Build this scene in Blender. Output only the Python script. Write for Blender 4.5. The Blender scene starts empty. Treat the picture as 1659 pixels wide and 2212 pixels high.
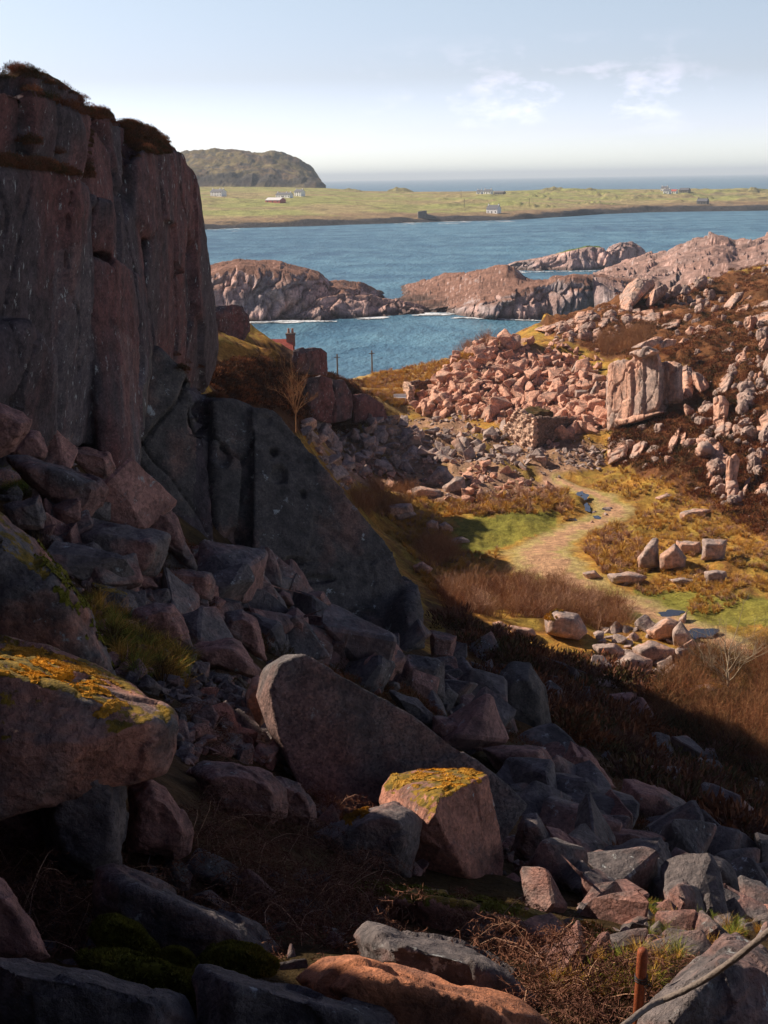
import bpy, bmesh, math, random
import numpy as np
from mathutils import Vector
random.seed(7)
RAD = math.radians
# ---------------------------------------------------------------- camera, sky, sun
HC = 40.0; F = 2670.0; PITCH = RAD(15.1); ROLL = RAD(.92)
SUN_AZ = RAD(-64)      # measured from +Y (view direction), negative = left
SUN_EL = RAD(35)
SC = bpy.context.scene
COL = SC.collection
fwd = np.array([0, math.cos(PITCH), -math.sin(PITCH)]); r0 = np.array([1., 0, 0]); u0 = np.array([0, math.sin(PITCH), math.cos(PITCH)])
rt = r0*math.cos(ROLL)-u0*math.sin(ROLL); up = u0*math.cos(ROLL)+r0*math.sin(ROLL)
cam = bpy.data.cameras.new('camera'); camo = bpy.data.objects.new('camera', cam); COL.objects.link(camo)
cam.sensor_fit = 'VERTICAL'; cam.angle = 2*math.atan(1106/F); cam.clip_start = .1; cam.clip_end = 250000
from mathutils import Matrix
M = Matrix((( rt[0], up[0], -fwd[0], 0), (rt[1], up[1], -fwd[1], 0), (rt[2], up[2], -fwd[2], HC), (0, 0, 0, 1)))
camo.matrix_world = M
SC.camera = camo
SC.view_settings.view_transform = 'Standard'; SC.view_settings.look = 'None'; SC.view_settings.gamma = 1
SC.view_settings.exposure = 0.6
SC.cycles.max_bounces = 6; SC.cycles.diffuse_bounces = 4; SC.cycles.glossy_bounces = 2
SC.cycles.volume_bounces = 0
sunv = Vector((math.sin(SUN_AZ)*math.cos(SUN_EL), math.cos(SUN_AZ)*math.cos(SUN_EL), math.sin(SUN_EL)))
sl = bpy.data.lights.new('sun', 'SUN'); sl.energy = 5.0; sl.angle = RAD(.5); sl.color = (1, .87, .72)
so = bpy.data.objects.new('sun', sl); COL.objects.link(so); so.rotation_euler = sunv.to_track_quat('Z', 'Y').to_euler()

world = bpy.data.worlds.new('World'); SC.world = world; world.use_nodes = True
wn = world.node_tree.nodes; wl = world.node_tree.links; wn.clear()
def N(nt, t, **k):
    n = nt.nodes.new(t)
    for a, b in k.items():
        if a.startswith('i_'):
            n.inputs[int(a[2:]) if a[2:].isdigit() else a[2:].replace('_', ' ')].default_value = b
        else: setattr(n, a, b)
    return n
nt = world.node_tree
sky = N(nt, 'ShaderNodeTexSky', sky_type='NISHITA', sun_disc=False, sun_elevation=SUN_EL, sun_rotation=SUN_AZ,
        altitude=40, air_density=1.0, dust_density=.5, ozone_density=1.6)
tc = N(nt, 'ShaderNodeTexCoord'); sep = N(nt, 'ShaderNodeSeparateXYZ'); wl.new(tc.outputs['Generated'], sep.inputs[0])
# thin cloud puffs low over the sea
mp = N(nt, 'ShaderNodeMapping'); mp.inputs['Scale'].default_value = (9, 9, 22); wl.new(tc.outputs['Generated'], mp.inputs[0])
cn = N(nt, 'ShaderNodeTexNoise', i_Scale=2.2, i_Detail=7.0, i_Roughness=.62); wl.new(mp.outputs[0], cn.inputs['Vector'])
cr = N(nt, 'ShaderNodeMapRange', i_1=.52, i_2=.66); wl.new(cn.outputs[0], cr.inputs[0])
# low band only (elevations 2-6 degrees) and to the right of the headland
eb = N(nt, 'ShaderNodeMapRange', i_1=.028, i_2=.05); wl.new(sep.outputs[2], eb.inputs[0])
eb2 = N(nt, 'ShaderNodeMapRange', i_1=.105, i_2=.07); wl.new(sep.outputs[2], eb2.inputs[0])
xb = N(nt, 'ShaderNodeMapRange', i_1=-.04, i_2=.12); wl.new(sep.outputs[0], xb.inputs[0])
xb2 = N(nt, 'ShaderNodeMapRange', i_1=.27, i_2=.21); wl.new(sep.outputs[0], xb2.inputs[0]); m0 = N(nt, 'ShaderNodeMath', operation='MULTIPLY'); wl.new(eb.outputs[0], m0.inputs[0]); wl.new(xb2.outputs[0], m0.inputs[1])
m1 = N(nt, 'ShaderNodeMath', operation='MULTIPLY'); wl.new(m0.outputs[0], m1.inputs[0]); wl.new(eb2.outputs[0], m1.inputs[1])
m2 = N(nt, 'ShaderNodeMath', operation='MULTIPLY'); wl.new(m1.outputs[0], m2.inputs[0]); wl.new(xb.outputs[0], m2.inputs[1])
m3 = N(nt, 'ShaderNodeMath', operation='MULTIPLY'); wl.new(m2.outputs[0], m3.inputs[0]); wl.new(cr.outputs[0], m3.inputs[1])
m4 = N(nt, 'ShaderNodeMath', operation='MULTIPLY', i_1=.3); wl.new(m3.outputs[0], m4.inputs[0])
cmix = N(nt, 'ShaderNodeMixRGB', i_Color2=(11.5, 11.3, 11.5, 1)); wl.new(m4.outputs[0], cmix.inputs[0]); wl.new(sky.outputs[0], cmix.inputs[1])
# low sky pale and bright; unseen zenith darkened and tinted to set the fill
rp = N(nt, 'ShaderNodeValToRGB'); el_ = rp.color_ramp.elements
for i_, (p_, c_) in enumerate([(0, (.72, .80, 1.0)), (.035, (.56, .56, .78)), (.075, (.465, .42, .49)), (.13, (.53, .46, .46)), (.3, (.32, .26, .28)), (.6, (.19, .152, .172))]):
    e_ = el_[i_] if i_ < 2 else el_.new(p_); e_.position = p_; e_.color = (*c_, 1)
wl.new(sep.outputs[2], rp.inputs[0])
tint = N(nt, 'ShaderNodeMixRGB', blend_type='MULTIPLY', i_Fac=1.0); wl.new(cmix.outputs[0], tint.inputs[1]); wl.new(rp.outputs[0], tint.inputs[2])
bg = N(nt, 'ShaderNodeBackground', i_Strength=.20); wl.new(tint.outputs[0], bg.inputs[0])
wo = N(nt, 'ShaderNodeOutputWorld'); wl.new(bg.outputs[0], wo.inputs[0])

# ---------------------------------------------------------------- geometry of the view, used to find where real things stand
def ray(px, py):
    px = np.asarray(px, float); py = np.asarray(py, float)
    d = fwd + ((px-829.5)/F)[..., None]*rt - ((py-1106)/F)[..., None]*up
    return d/d[..., 1:2]
def P(px, py, d):
    return np.array([0, 0, HC]) + ray(px, py)*np.asarray(d, float)[..., None]
def WD(px, py, z=0.):
    return (z-HC)/ray(px, py)[..., 2]
def proj(X):
    q = X-np.array([0, 0, HC]); z = q@fwd
    z = np.where(z < .1, np.nan, z)
    return 829.5+F*(q@rt)/z, 1106-F*(q@up)/z

# ---------------------------------------------------------------- numpy noise
_r = np.random.RandomState(3)
PERM = _r.permutation(4096).astype(np.int64)
GR = _r.normal(size=(4096, 3)); GR /= np.linalg.norm(GR, axis=1)[:, None]
RV = _r.rand(4096, 3)
def hsh(i, j, k): return PERM[(i+PERM[(j+PERM[k & 4095]) & 4095]) & 4095]
def noise(X):
    Xi = np.floor(X).astype(np.int64); f = X-Xi; w = f*f*f*(f*(f*6-15)+10); out = 0
    for a in (0, 1):
        for b in (0, 1):
            for c in (0, 1):
                g = GR[hsh(Xi[:, 0]+a, Xi[:, 1]+b, Xi[:, 2]+c)]
                dd = g[:, 0]*(f[:, 0]-a)+g[:, 1]*(f[:, 1]-b)+g[:, 2]*(f[:, 2]-c)
                out = out+dd*(w[:, 0] if a else 1-w[:, 0])*(w[:, 1] if b else 1-w[:, 1])*(w[:, 2] if c else 1-w[:, 2])
    return out*1.6
def fbm(X, o=4, lac=2.03, g=.5):
    s = 0; a = 1.
    for k in range(o): s = s+a*noise(X*lac**k+17.3*k); a *= g
    return s
def worley(X):
    "returns F1, F2, random of nearest cell (3)"
    Xi = np.floor(X).astype(np.int64); n = len(X)
    f1 = np.full(n, 9.); f2 = np.full(n, 9.); cid = np.zeros((n, 3))
    for a in (-1, 0, 1):
        for b in (-1, 0, 1):
            for c in (-1, 0, 1):
                h = hsh(Xi[:, 0]+a, Xi[:, 1]+b, Xi[:, 2]+c); q = RV[h]
                d = np.sqrt(((Xi+np.array([a, b, c])+q-X)**2).sum(1))
                m = d < f1
                f2 = np.where(m, f1, np.minimum(f2, d)); f1 = np.where(m, d, f1)
                cid[m] = RV[(h[m]*7+11) & 4095]
    return f1, f2, cid
def sstep(a, b, x): t = np.clip((x-a)/(b-a), 0, 1); return t*t*(3-2*t)
def inpoly(px, py, poly):
    px = np.nan_to_num(px, nan=-9999); py = np.nan_to_num(py, nan=-9999)
    c = np.zeros(np.shape(px), bool); n = len(poly)
    for i in range(n):
        x1, y1 = poly[i]; x2, y2 = poly[(i+1) % n]
        if y1 == y2: continue
        m = ((y1 > py) != (y2 > py)) & (px < (x2-x1)*(py-y1)/(y2-y1)+x1)
        c ^= m
    return c
def pdist(px, py, pl):
    d = np.full(np.shape(px), 1e9)
    for (x1, y1), (x2, y2) in zip(pl[:-1], pl[1:]):
        vx, vy = x2-x1, y2-y1; t = np.clip(((px-x1)*vx+(py-y1)*vy)/(vx*vx+vy*vy), 0, 1)
        d = np.minimum(d, np.hypot(px-x1-t*vx, py-y1-t*vy))
    return d

# ---------------------------------------------------------------- objects
def tag(o, label=None, cat=None, group=None, kind=None):
    if label: o['label'] = label
    if cat: o['category'] = cat
    if group: o['group'] = group
    if kind: o['kind'] = kind
    return o
def link(name, me, mat=None, parent=None, loc=None):
    o = bpy.data.objects.new(name, me); COL.objects.link(o)
    if mat is not None and me is not None:
        if not me.materials: me.materials.append(mat)
    if parent is not None: o.parent = parent
    if loc is not None: o.location = loc
    return o
def mesh_np(name, V, Fc, smooth=True, mat=None, cols=None):
    "V (n,3); Fc (m,k) with k = 3 or 4"
    V = np.asarray(V, np.float32); Fc = np.asarray(Fc, np.int32); me = bpy.data.meshes.new(name)
    m, k = Fc.shape
    me.vertices.add(len(V)); me.vertices.foreach_set('co', V.ravel())
    me.loops.add(m*k); me.loops.foreach_set('vertex_index', Fc.ravel())
    me.polygons.add(m); me.polygons.foreach_set('loop_start', np.arange(0, m*k, k, dtype=np.int32))
    try: me.polygons.foreach_set('loop_total', np.full(m, k, np.int32))
    except Exception: pass
    me.polygons.foreach_set('use_smooth', np.full(m, smooth))
    me.update(calc_edges=True); me.validate()
    if cols is not None:
        for nm, C in cols.items():
            at = me.color_attributes.new(nm, 'FLOAT_COLOR', 'POINT')
            C4 = np.ones((len(V), 4), np.float32); C4[:, :C.shape[1]] = C; at.data.foreach_set('color', C4.ravel())
    if mat: me.materials.append(mat)
    return me
def grid_faces(nr, nc, keep=None):
    i = np.arange(nr-1)[:, None]*nc+np.arange(nc-1)[None]; i = i.ravel()
    f = np.stack([i, i+1, i+nc+1, i+nc], 1)
    return f
def getv(me):
    v = np.empty(len(me.vertices)*3, np.float32); me.vertices.foreach_get('co', v); return v.reshape(-1, 3).astype(float)
def getn(me):
    v = np.empty(len(me.vertices)*3, np.float32); me.vertices.foreach_get('normal', v); return v.reshape(-1, 3).astype(float)
def setv(me, V): me.vertices.foreach_set('co', np.asarray(V, np.float32).ravel()); me.update()
def hull_into(bm, pts):
    vs = [bm.verts.new(p) for p in pts]
    r = bmesh.ops.convex_hull(bm, input=vs)
    junk = [g for g in r['geom_interior'] if isinstance(g, bmesh.types.BMVert)]
    junk += [g for g in r['geom_unused'] if isinstance(g, bmesh.types.BMVert) and g not in junk]
    if junk: bmesh.ops.delete(bm, geom=junk, context='VERTS')
def remeshed(hulls, voxel, smooth=3, fac=.5):
    me = None
    bm = bmesh.new()
    for h in hulls:
        b2 = bmesh.new(); hull_into(b2, h); t = bpy.data.meshes.new('t'); b2.to_mesh(t); b2.free(); bm.from_mesh(t); bpy.data.meshes.remove(t)
    bmesh.ops.recalc_face_normals(bm, faces=bm.faces)
    t = bpy.data.meshes.new('t'); bm.to_mesh(t); bm.free()
    o = bpy.data.objects.new('t', t); COL.objects.link(o)
    m = o.modifiers.new('r', 'REMESH'); m.mode = 'VOXEL'; m.voxel_size = voxel; m.use_smooth_shade = True
    if smooth:
        s = o.modifiers.new('s', 'SMOOTH'); s.factor = fac; s.iterations = smooth
    dg = bpy.context.evaluated_depsgraph_get(); dg.update()
    me = bpy.data.meshes.new_from_object(o.evaluated_get(dg))
    bpy.data.objects.remove(o); bpy.data.meshes.remove(t)
    me.polygons.foreach_set('use_smooth', np.full(len(me.polygons), True))
    return me
def rough(me, amp, scale, crack=0., cscale=1., oct=5, stretch=(1, 1, 1), seed=0.):
    V = getv(me); Nn = getn(me); S = V*np.array(stretch)+seed
    d = amp*fbm(S/scale, oct)
    if crack:
        f1, f2, cid = worley(S/cscale+fbm(S/cscale*1.5, 2)[:, None]*.25)
        d += (cid[:, 0]-.5)*crack-crack*1.2*(1-sstep(0, .09, f2-f1))
    setv(me, V+Nn*d[:, None]); return me

# ---------------------------------------------------------------- materials
def new_mat(name):
    m = bpy.data.materials.new(name); m.use_nodes = True; nt = m.node_tree; nt.nodes.clear()
    out = N(nt, 'ShaderNodeOutputMaterial'); b = N(nt, 'ShaderNodeBsdfPrincipled'); nt.links.new(b.outputs[0], out.inputs[0])
    b.inputs['Roughness'].default_value = .85; b.inputs['Specular IOR Level'].default_value = .25
    return m, nt, b
def mixc(nt, fac, a, b, mode='MIX'):
    n = N(nt, 'ShaderNodeMixRGB', blend_type=mode)
    for i, v in ((0, fac), (1, a), (2, b)):
        if isinstance(v, bpy.types.NodeSocket): nt.links.new(v, n.inputs[i])
        elif i == 0: n.inputs[0].default_value = v
        else: n.inputs[i].default_value = (*v, 1) if len(v) == 3 else v
    return n.outputs[0]
def mrange(nt, s, a, b, lo=0., hi=1.):
    n = N(nt, 'ShaderNodeMapRange', i_1=a, i_2=b, i_3=lo, i_4=hi); nt.links.new(s, n.inputs[0]); return n.outputs[0]
def math_(nt, op, a, b):
    n = N(nt, 'ShaderNodeMath', operation=op)
    for i, v in enumerate((a, b)):
        if isinstance(v, bpy.types.NodeSocket): nt.links.new(v, n.inputs[i])
        else: n.inputs[i].default_value = v
    return n.outputs[0]
def tex(nt, vec, scale, detail=4., rough=.55, kind='Noise', out=0):
    if kind == 'Noise': n = N(nt, 'ShaderNodeTexNoise', i_Scale=scale, i_Detail=detail, i_Roughness=rough)
    else: n = N(nt, 'ShaderNodeTexVoronoi', i_Scale=scale)
    nt.links.new(vec, n.inputs['Vector']); return n.outputs[out]
def bump(nt, bsdf, hs, dist=1., strength=1.):
    prev = None
    for h, d in hs:
        n = N(nt, 'ShaderNodeBump', i_Strength=strength, i_Distance=d); nt.links.new(h, n.inputs['Height'])
        if prev: nt.links.new(prev, n.inputs['Normal'])
        prev = n.outputs[0]
    nt.links.new(prev, bsdf.inputs['Normal'])
def granite(name, pink=(.42, .20, .145), grey=(.16, .145, .145), bias=0., lichen=.0, moss=0., grain=26., stretch=(1, 1, 1), streak=0., bscale=1., speck=.5, topgrey=.07, lsc=5.5):
    m, nt, b = new_mat(name); L = nt.links
    tcn = N(nt, 'ShaderNodeTexCoord'); oi = N(nt, 'ShaderNodeObjectInfo')
    add = N(nt, 'ShaderNodeVectorMath', operation='ADD'); L.new(tcn.outputs['Object'], add.inputs[0])
    sc_ = N(nt, 'ShaderNodeMath', operation='MULTIPLY', i_1=37.); L.new(oi.outputs['Random'], sc_.inputs[0]); L.new(sc_.outputs[0], add.inputs[1])
    v = add.outputs[0]
    mp = N(nt, 'ShaderNodeMapping'); mp.inputs['Scale'].default_value = stretch; L.new(v, mp.inputs[0]); vs = mp.outputs[0]
    big = tex(nt, vs, .55*bscale, 5, .6)
    big = math_(nt, 'ADD', big, mrange(nt, oi.outputs['Random'], 0, 1, -.09, .09))
    ge0 = N(nt, 'ShaderNodeNewGeometry'); sp0 = N(nt, 'ShaderNodeSeparateXYZ'); L.new(ge0.outputs['Normal'], sp0.inputs[0])
    big2 = math_(nt, 'SUBTRACT', big, mrange(nt, sp0.outputs[2], .2, .9, 0., topgrey))
    fac = mrange(nt, big2, .43-bias, .56-bias)
    col = mixc(nt, fac, grey, pink)
    med = tex(nt, v, 3.3*bscale, 6, .65)
    col = mixc(nt, mrange(nt, med, .3, .7), mixc(nt, .0, tuple(c*.62 for c in grey), grey), col) if False else mixc(nt, .8, col, mixc(nt, mrange(nt, med, .32, .68), (.42, .42, .44), (1.5, 1.45, 1.38)), 'MULTIPLY')
    cell = tex(nt, v, grain, kind='V', out=1)
    bwn = N(nt, 'ShaderNodeRGBToBW'); L.new(cell, bwn.inputs[0])
    col = mixc(nt, speck, col, mixc(nt, bwn.outputs[0], (.35, .36, .4), (1.7, 1.6, 1.5)), 'MULTIPLY')
    # dark joints / water stains
    st = N(nt, 'ShaderNodeMapping'); st.inputs['Scale'].default_value = (1.3, 1.3, .12) if streak else (.9, .9, .9); L.new(v, st.inputs[0])
    sn = tex(nt, st.outputs[0], 1.1*bscale, 6, .65)
    col = mixc(nt, mrange(nt, sn, .56, .72, 0, .75), col, (.055, .05, .05))
    if lichen:
        ls = N(nt, 'ShaderNodeMapping'); ls.inputs['Scale'].default_value = (1, 1, .35 if streak else 1); L.new(v, ls.inputs[0])
        l1 = tex(nt, ls.outputs[0], lsc, 7, .72); l2 = tex(nt, v, .5, 2)
        lf = math_(nt, 'MULTIPLY', mrange(nt, l1, .60, .66), mrange(nt, l2, .62-lichen*.3, .70-lichen*.3))
        col = mixc(nt, lf, col, (.42, .43, .42))
    if moss:
        ge = N(nt, 'ShaderNodeNewGeometry'); sp = N(nt, 'ShaderNodeSeparateXYZ'); L.new(ge.outputs['Normal'], sp.inputs[0])
        mn = tex(nt, v, 2.6, 6, .7)
        mf = math_(nt, 'ADD', sp.outputs[2], math_(nt, 'MULTIPLY', math_(nt, 'SUBTRACT', mn, .5), 2.2))
        mf = mrange(nt, mf, 1.16-moss*.5, 1.26-moss*.5)
        col = mixc(nt, mf, col, mixc(nt, mrange(nt, tex(nt, v, 9, 3), .35, .65), (.10, .075, .015), (.34, .20, .02)))
    L.new(col, b.inputs['Base Color'])
    bump(nt, b, [(big, .25), (med, .14), (tex(nt, v, 12., 6, .7), .05), (bwn.outputs[0], .005)])
    return m
MG = granite('pink_granite', pink=(.37, .195, .165), grey=(.19, .16, .155), bias=.06, lichen=.35)
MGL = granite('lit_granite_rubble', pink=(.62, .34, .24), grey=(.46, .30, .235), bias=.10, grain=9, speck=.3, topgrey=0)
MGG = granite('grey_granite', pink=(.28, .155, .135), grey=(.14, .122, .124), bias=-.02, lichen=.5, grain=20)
MGM = granite('mossy_granite', bias=.05, lichen=.4, moss=.8)
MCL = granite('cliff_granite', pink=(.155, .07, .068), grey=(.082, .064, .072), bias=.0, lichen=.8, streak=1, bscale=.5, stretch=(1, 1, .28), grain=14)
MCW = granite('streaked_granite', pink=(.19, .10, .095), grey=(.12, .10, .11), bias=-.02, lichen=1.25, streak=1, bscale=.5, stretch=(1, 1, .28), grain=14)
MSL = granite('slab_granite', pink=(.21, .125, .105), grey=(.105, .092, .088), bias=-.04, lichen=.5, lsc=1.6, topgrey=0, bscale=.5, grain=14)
MHD = granite('headland_granite', pink=(.42, .22, .18), grey=(.20, .16, .15), bias=.1, bscale=.12, grain=1.2, stretch=(1, 1, .5), speck=.35)
MOC = granite('outcrop_granite', pink=(.56, .33, .24), grey=(.38, .28, .24), bias=.02, lichen=.2, bscale=.5, grain=6, stretch=(1, 1, .4), speck=.3)

# ---------------------------------------------------------------- ground height
CP = []
def cp(*a): CP.append(P(*a))
def cw(x, y, z): CP.append(np.array([x, y, z], float))
for q in [(0,-10,40.5),(6,-10,38.5),(0,0,38.3),(3,0,37.6),(8,2,35.5),(-5,-4,41.5),(-8,-12,44),(20,-12,31),(14,6,31),(30,10,22),(45,0,16),(60,-20,12),
          (-4,2,41.2),(-5.5,6,42.0),(-9,9,43.4),(-9,9.8,43.2),(-6.4,10.5,38.0),(-7.7,11.1,38.9),(-9,11.9,40.7),(-9,13.6,42.2),(-9,16,41.8),(-9,17.9,39.0),(-9,20,38.0),(-9.2,21.6,36.0),(-9.7,23.6,40.6),(-12.5,11,42.5),(-12.5,13.5,42.3),(-12.5,16.5,42.5),(-12.5,19.5,39.4),(-12.5,22,38.6),(-11.8,25.4,42.4),(-13.4,28.5,43.5),(-14.5,34,43.5),(-5.8,12,38.2),(-7.5,18,36.6),(-9.4,24,33.6),(-10.6,29,32.4),(-11.4,33,32.0),  # includes unseen ridge left of view, crest notched to let sun onto chosen boulders
          (-15.5,38,42.6),(-16,44,42),(-16,52,42.5),(-16,60,41.5),(-16,68,40.5),(-17,76,37),(-19,84,31),(-22,22,41),(-22,8,43),(-30,30,41),(-30,60,43),(-35,85,38),(-40,110,30),(-60,60,44),(-60,-5,46),(-60,120,34)]: cw(*q)
for q in [(0,1480,12.5),(100,1500,13.5),(0,1300,16.5),(-80,1400,13),(0,1150,20),(0,2240,5.0),(500,2240,5.3),(900,2240,5.7),(1300,2240,6),(1659,2240,6),
          (0,2040,6.8),(400,2050,7.3),(800,2040,8),(1200,2080,8.6),(1659,2100,8),(1500,2050,10.5),
          (0,1880,8.6),(350,1880,9.4),(700,1900,11.3),(1000,1960,12),(1250,1930,14),(1450,1980,13.5),(1659,1960,17),
          (150,1720,9.6),(400,1700,12),(600,1790,13),(900,1800,16.5),(1200,1800,20),(1450,1850,23),(1659,1850,27),
          (280,1500,15),(480,1500,18),(1100,1650,27),(1300,1700,31),(1500,1700,42),(1659,1700,47),
          (120,1250,19),(300,1350,21),(500,1380,25),(650,1420,28),(850,1480,31),(1000,1560,34),(1200,1560,46),(1500,1570,58),(1659,1570,58),
          (60,1080,25),(200,1130,28),(350,1180,32),(480,1260,37),(640,1310,40),(800,1400,42),(950,1440,46),
          # low ground right at the foot of the great cliff, hidden behind its slabs
          (350,1060,50),(430,1060,56),(430,960,62),(510,1050,62),(560,1130,61),(640,1180,62),(720,1260,61),(800,1330,58),(870,1390,55),(560,1080,70),(640,1170,70),(720,1250,70),(800,1320,66),(880,1380,62),(700,1100,88),(800,1180,90),(880,1260,80),
          (0,980,36.5),(60,970,38),(200,1010,43.5),(250,1040,45),
          (0,1010,31),(130,960,40),(290,1060,43),(400,1110,44),(480,1195,45),
          (940,1330,72),(1050,1400,64),(1100,1300,85),(1200,1450,62),(1350,1400,72),(1500,1450,70),(1659,1450,70),
          (1250,1300,88),(1450,1330,84),(1659,1370,78),(1150,1200,102),(1350,1220,98),(1600,1230,93),(950,1230,98),(860,1180,108),
          (900,1120,114),(1050,1110,118),(1250,1100,120),(1400,1080,122),(1500,1120,113),(1659,1150,105),
          (760,1060,126),(1000,1050,128),(1200,1040,133),(1310,1000,141),(1400,1000,137),
          (660,1000,128),(700,940,142),(900,980,144),(1080,1000,141),(1230,970,146),
          (860,905,166),(1000,900,164),(1100,930,152),(1200,880,160),(1300,870,160),(1300,940,150),
          (800,850,185),(900,820,190),(960,780,205),(1050,765,205),(800,805,205),(1090,738,192),(1040,800,178),(1150,750,190),(1200,790,185),(1000,850,170),(1130,850,168),(1250,800,184),(1320,760,190),
          (1165,708,225),(1250,690,225),(1350,690,215),(1340,730,200),(1480,690,205),(1420,750,180),(1500,780,165),(1659,850,140),(1500,850,152),(1659,720,175),(1560,720,185),
          (1659,640,215),(1550,665,225),(1450,632,240),(1500,900,142),(1600,950,132),(1659,1000,122),(1480,1000,132),(1600,1060,120),
          # left bluff behind the great cliff
          (490,770,105),(560,760,112),(610,775,125),(480,800,98),(520,900,90),(600,850,120),(720,830,152),(760,835,158),(640,930,118),(560,960,92),(700,900,146),(830,900,160),(800,860,170),
          (470,690,150),(530,700,160),(600,765,172)]: cp(*q)
for q in [(-24,150,27),(-40,150,30),(-30,200,16),(-22,175,19),(-15,190,11),(-10,200,8),(-5,215,5.5),(-12,230,3),(-30,235,3),(-60,220,4),(-90,180,20),
          (5,226,5),(0,245,-2),(-30,262,-4),(-70,262,-4),(20,240,8.5),(12,262,-3),(35,258,10),(30,290,-4),(60,285,4),(55,310,-4),(80,270,20),(110,250,26),(100,300,8),(85,330,-4),(130,320,5),
          (90,200,30),(80,150,28),(70,120,16),(60,90,12),(50,60,11),(100,100,22),(130,160,34),(50,30,13),(-5,290,-6),(-60,320,-8),(20,330,-8),(120,350,-6),(160,300,10),(170,220,30)]: cw(*q)
CP = np.array(CP)
C2 = 1.6
def _phi(A, B): return -np.sqrt(((A[:, None]-B[None])**2).sum(2)+C2)
_K = _phi(CP[:, :2], CP[:, :2])+np.eye(len(CP))*.06
_n = len(CP); _A = np.zeros((_n+3, _n+3)); _A[:_n, :_n] = _K; _A[:_n, _n] = 1; _A[:_n, n1:=_n+1] = CP[:, 0]; _A[:_n, _n+2] = CP[:, 1]; _A[_n:, :_n] = _A[:_n, _n:].T
_w = np.linalg.solve(_A, np.concatenate([CP[:, 2], np.zeros(3)]))
def H0(XY):
    XY = np.atleast_2d(XY); out = np.empty(len(XY))
    for s in range(0, len(XY), 20000):
        q = XY[s:s+20000]; out[s:s+20000] = _phi(q, CP[:, :2])@_w[:_n]+_w[_n]+q@_w[_n+1:]
    return out
def drop(px, py, h=H0):
    "the first ground point seen through a spot of the view"
    d = np.geomspace(4, 330, 500); X = P(np.full(500, px), np.full(500, py), d)
    g = h(X[:, :2]); w = np.where(X[:, 2] < g)[0]
    if len(w) == 0: return None
    i = max(w[0], 1); a = X[i-1, 2]-g[i-1]; b = X[i, 2]-g[i]; t = a/(a-b+1e-9) if a > 0 else 0
    return X[i-1]*(1-t)+X[i]*t

def drop_many(pts, h=None):
    h = h or H0; R = ray(pts[:, 0], pts[:, 1]); out = np.full((len(pts), 3), np.nan); D = np.geomspace(4, 330, 260)
    prev = None; done = np.zeros(len(pts), bool)
    for i, d in enumerate(D):
        idx = np.where(~done)[0]
        if len(idx) == 0: break
        X = np.array([0, 0, HC])+R[idx]*d; gap = X[:, 2]-h(X[:, :2])
        hit = gap < 0
        if prev is not None:
            a = prev[idx]; t = np.clip(a/(a-gap+1e-9), 0, 1); dd = D[i-1]+(d-D[i-1])*t
            out[idx[hit]] = (np.array([0, 0, HC])+R[idx]*dd[:, None])[hit]
            done[idx[hit]] = True
        if prev is None: prev = np.zeros(len(pts))
        prev[idx] = gap
    return out

# path through the valley (points of the view, half widths)
TRK = [(1200,1030),(1240,1052),(1300,1072),(1330,1100),(1290,1125),(1220,1150),(1165,1190),(1200,1245),(1300,1290),(1400,1325),(1500,1360),(1600,1400),(1720,1440)]
TRW = [.8,1.1,1.8,2.2,2.2,2.2,3.4,3.7,2.9,2.3,2.0,1.9,1.8]
trk3 = [drop(*q) for q in TRK]
TP = [(t[0], t[1]) for t in trk3]
def track_d(XY):
    d = np.full(len(XY), 1e9)
    for i in range(len(TP)-1):
        (x1, y1), (x2, y2) = TP[i], TP[i+1]; vx, vy = x2-x1, y2-y1
        t = np.clip(((XY[:, 0]-x1)*vx+(XY[:, 1]-y1)*vy)/(vx*vx+vy*vy), 0, 1)
        w = TRW[i]*(1-t)+TRW[i+1]*t
        d = np.minimum(d, np.hypot(XY[:, 0]-x1-t*vx, XY[:, 1]-y1-t*vy)/w)
    return d
# zones of the view -> kind of ground cover (worked out once, stored on the ground itself)
Z_HEATH = [(1310,1000),(1480,1060),(1560,1110),(1700,1180),(1800,900),(1760,560),(1500,600),(1350,610),(1160,690),(1190,720),(1300,770),(1500,790),(1450,880),(1320,930)]
Z_RUB = [(660,930),(830,900),(1000,905),(1100,960),(1230,960),(1330,960),(1290,1010),(1210,1035),(1200,1085),(1000,1085),(860,1060),(740,1050)]
Z_HEAP = [(880,880),(940,820),(1020,765),(1090,725),(1190,760),(1260,800),(1320,830),(1320,930),(1200,960),(1100,920),(1000,900)]
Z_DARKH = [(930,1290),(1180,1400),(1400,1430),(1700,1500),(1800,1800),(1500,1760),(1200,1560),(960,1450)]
Z_GRN = [(985,1122),(1160,1108),(1225,1100),(1200,1150),(1130,1175),(1040,1205),(950,1185)]
Z_GRN2 = [(1360,1270),(1659,1290),(1720,1360),(1500,1345),(1400,1310)]
Z_BLF = [(470,740),(620,750),(760,830),(830,900),(650,940),(480,900),(420,800)]
Z_CTOP = [(-500,0),(0,135),(240,240),(390,330),(470,700),(470,780),(0,780),(-500,700)]
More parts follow.
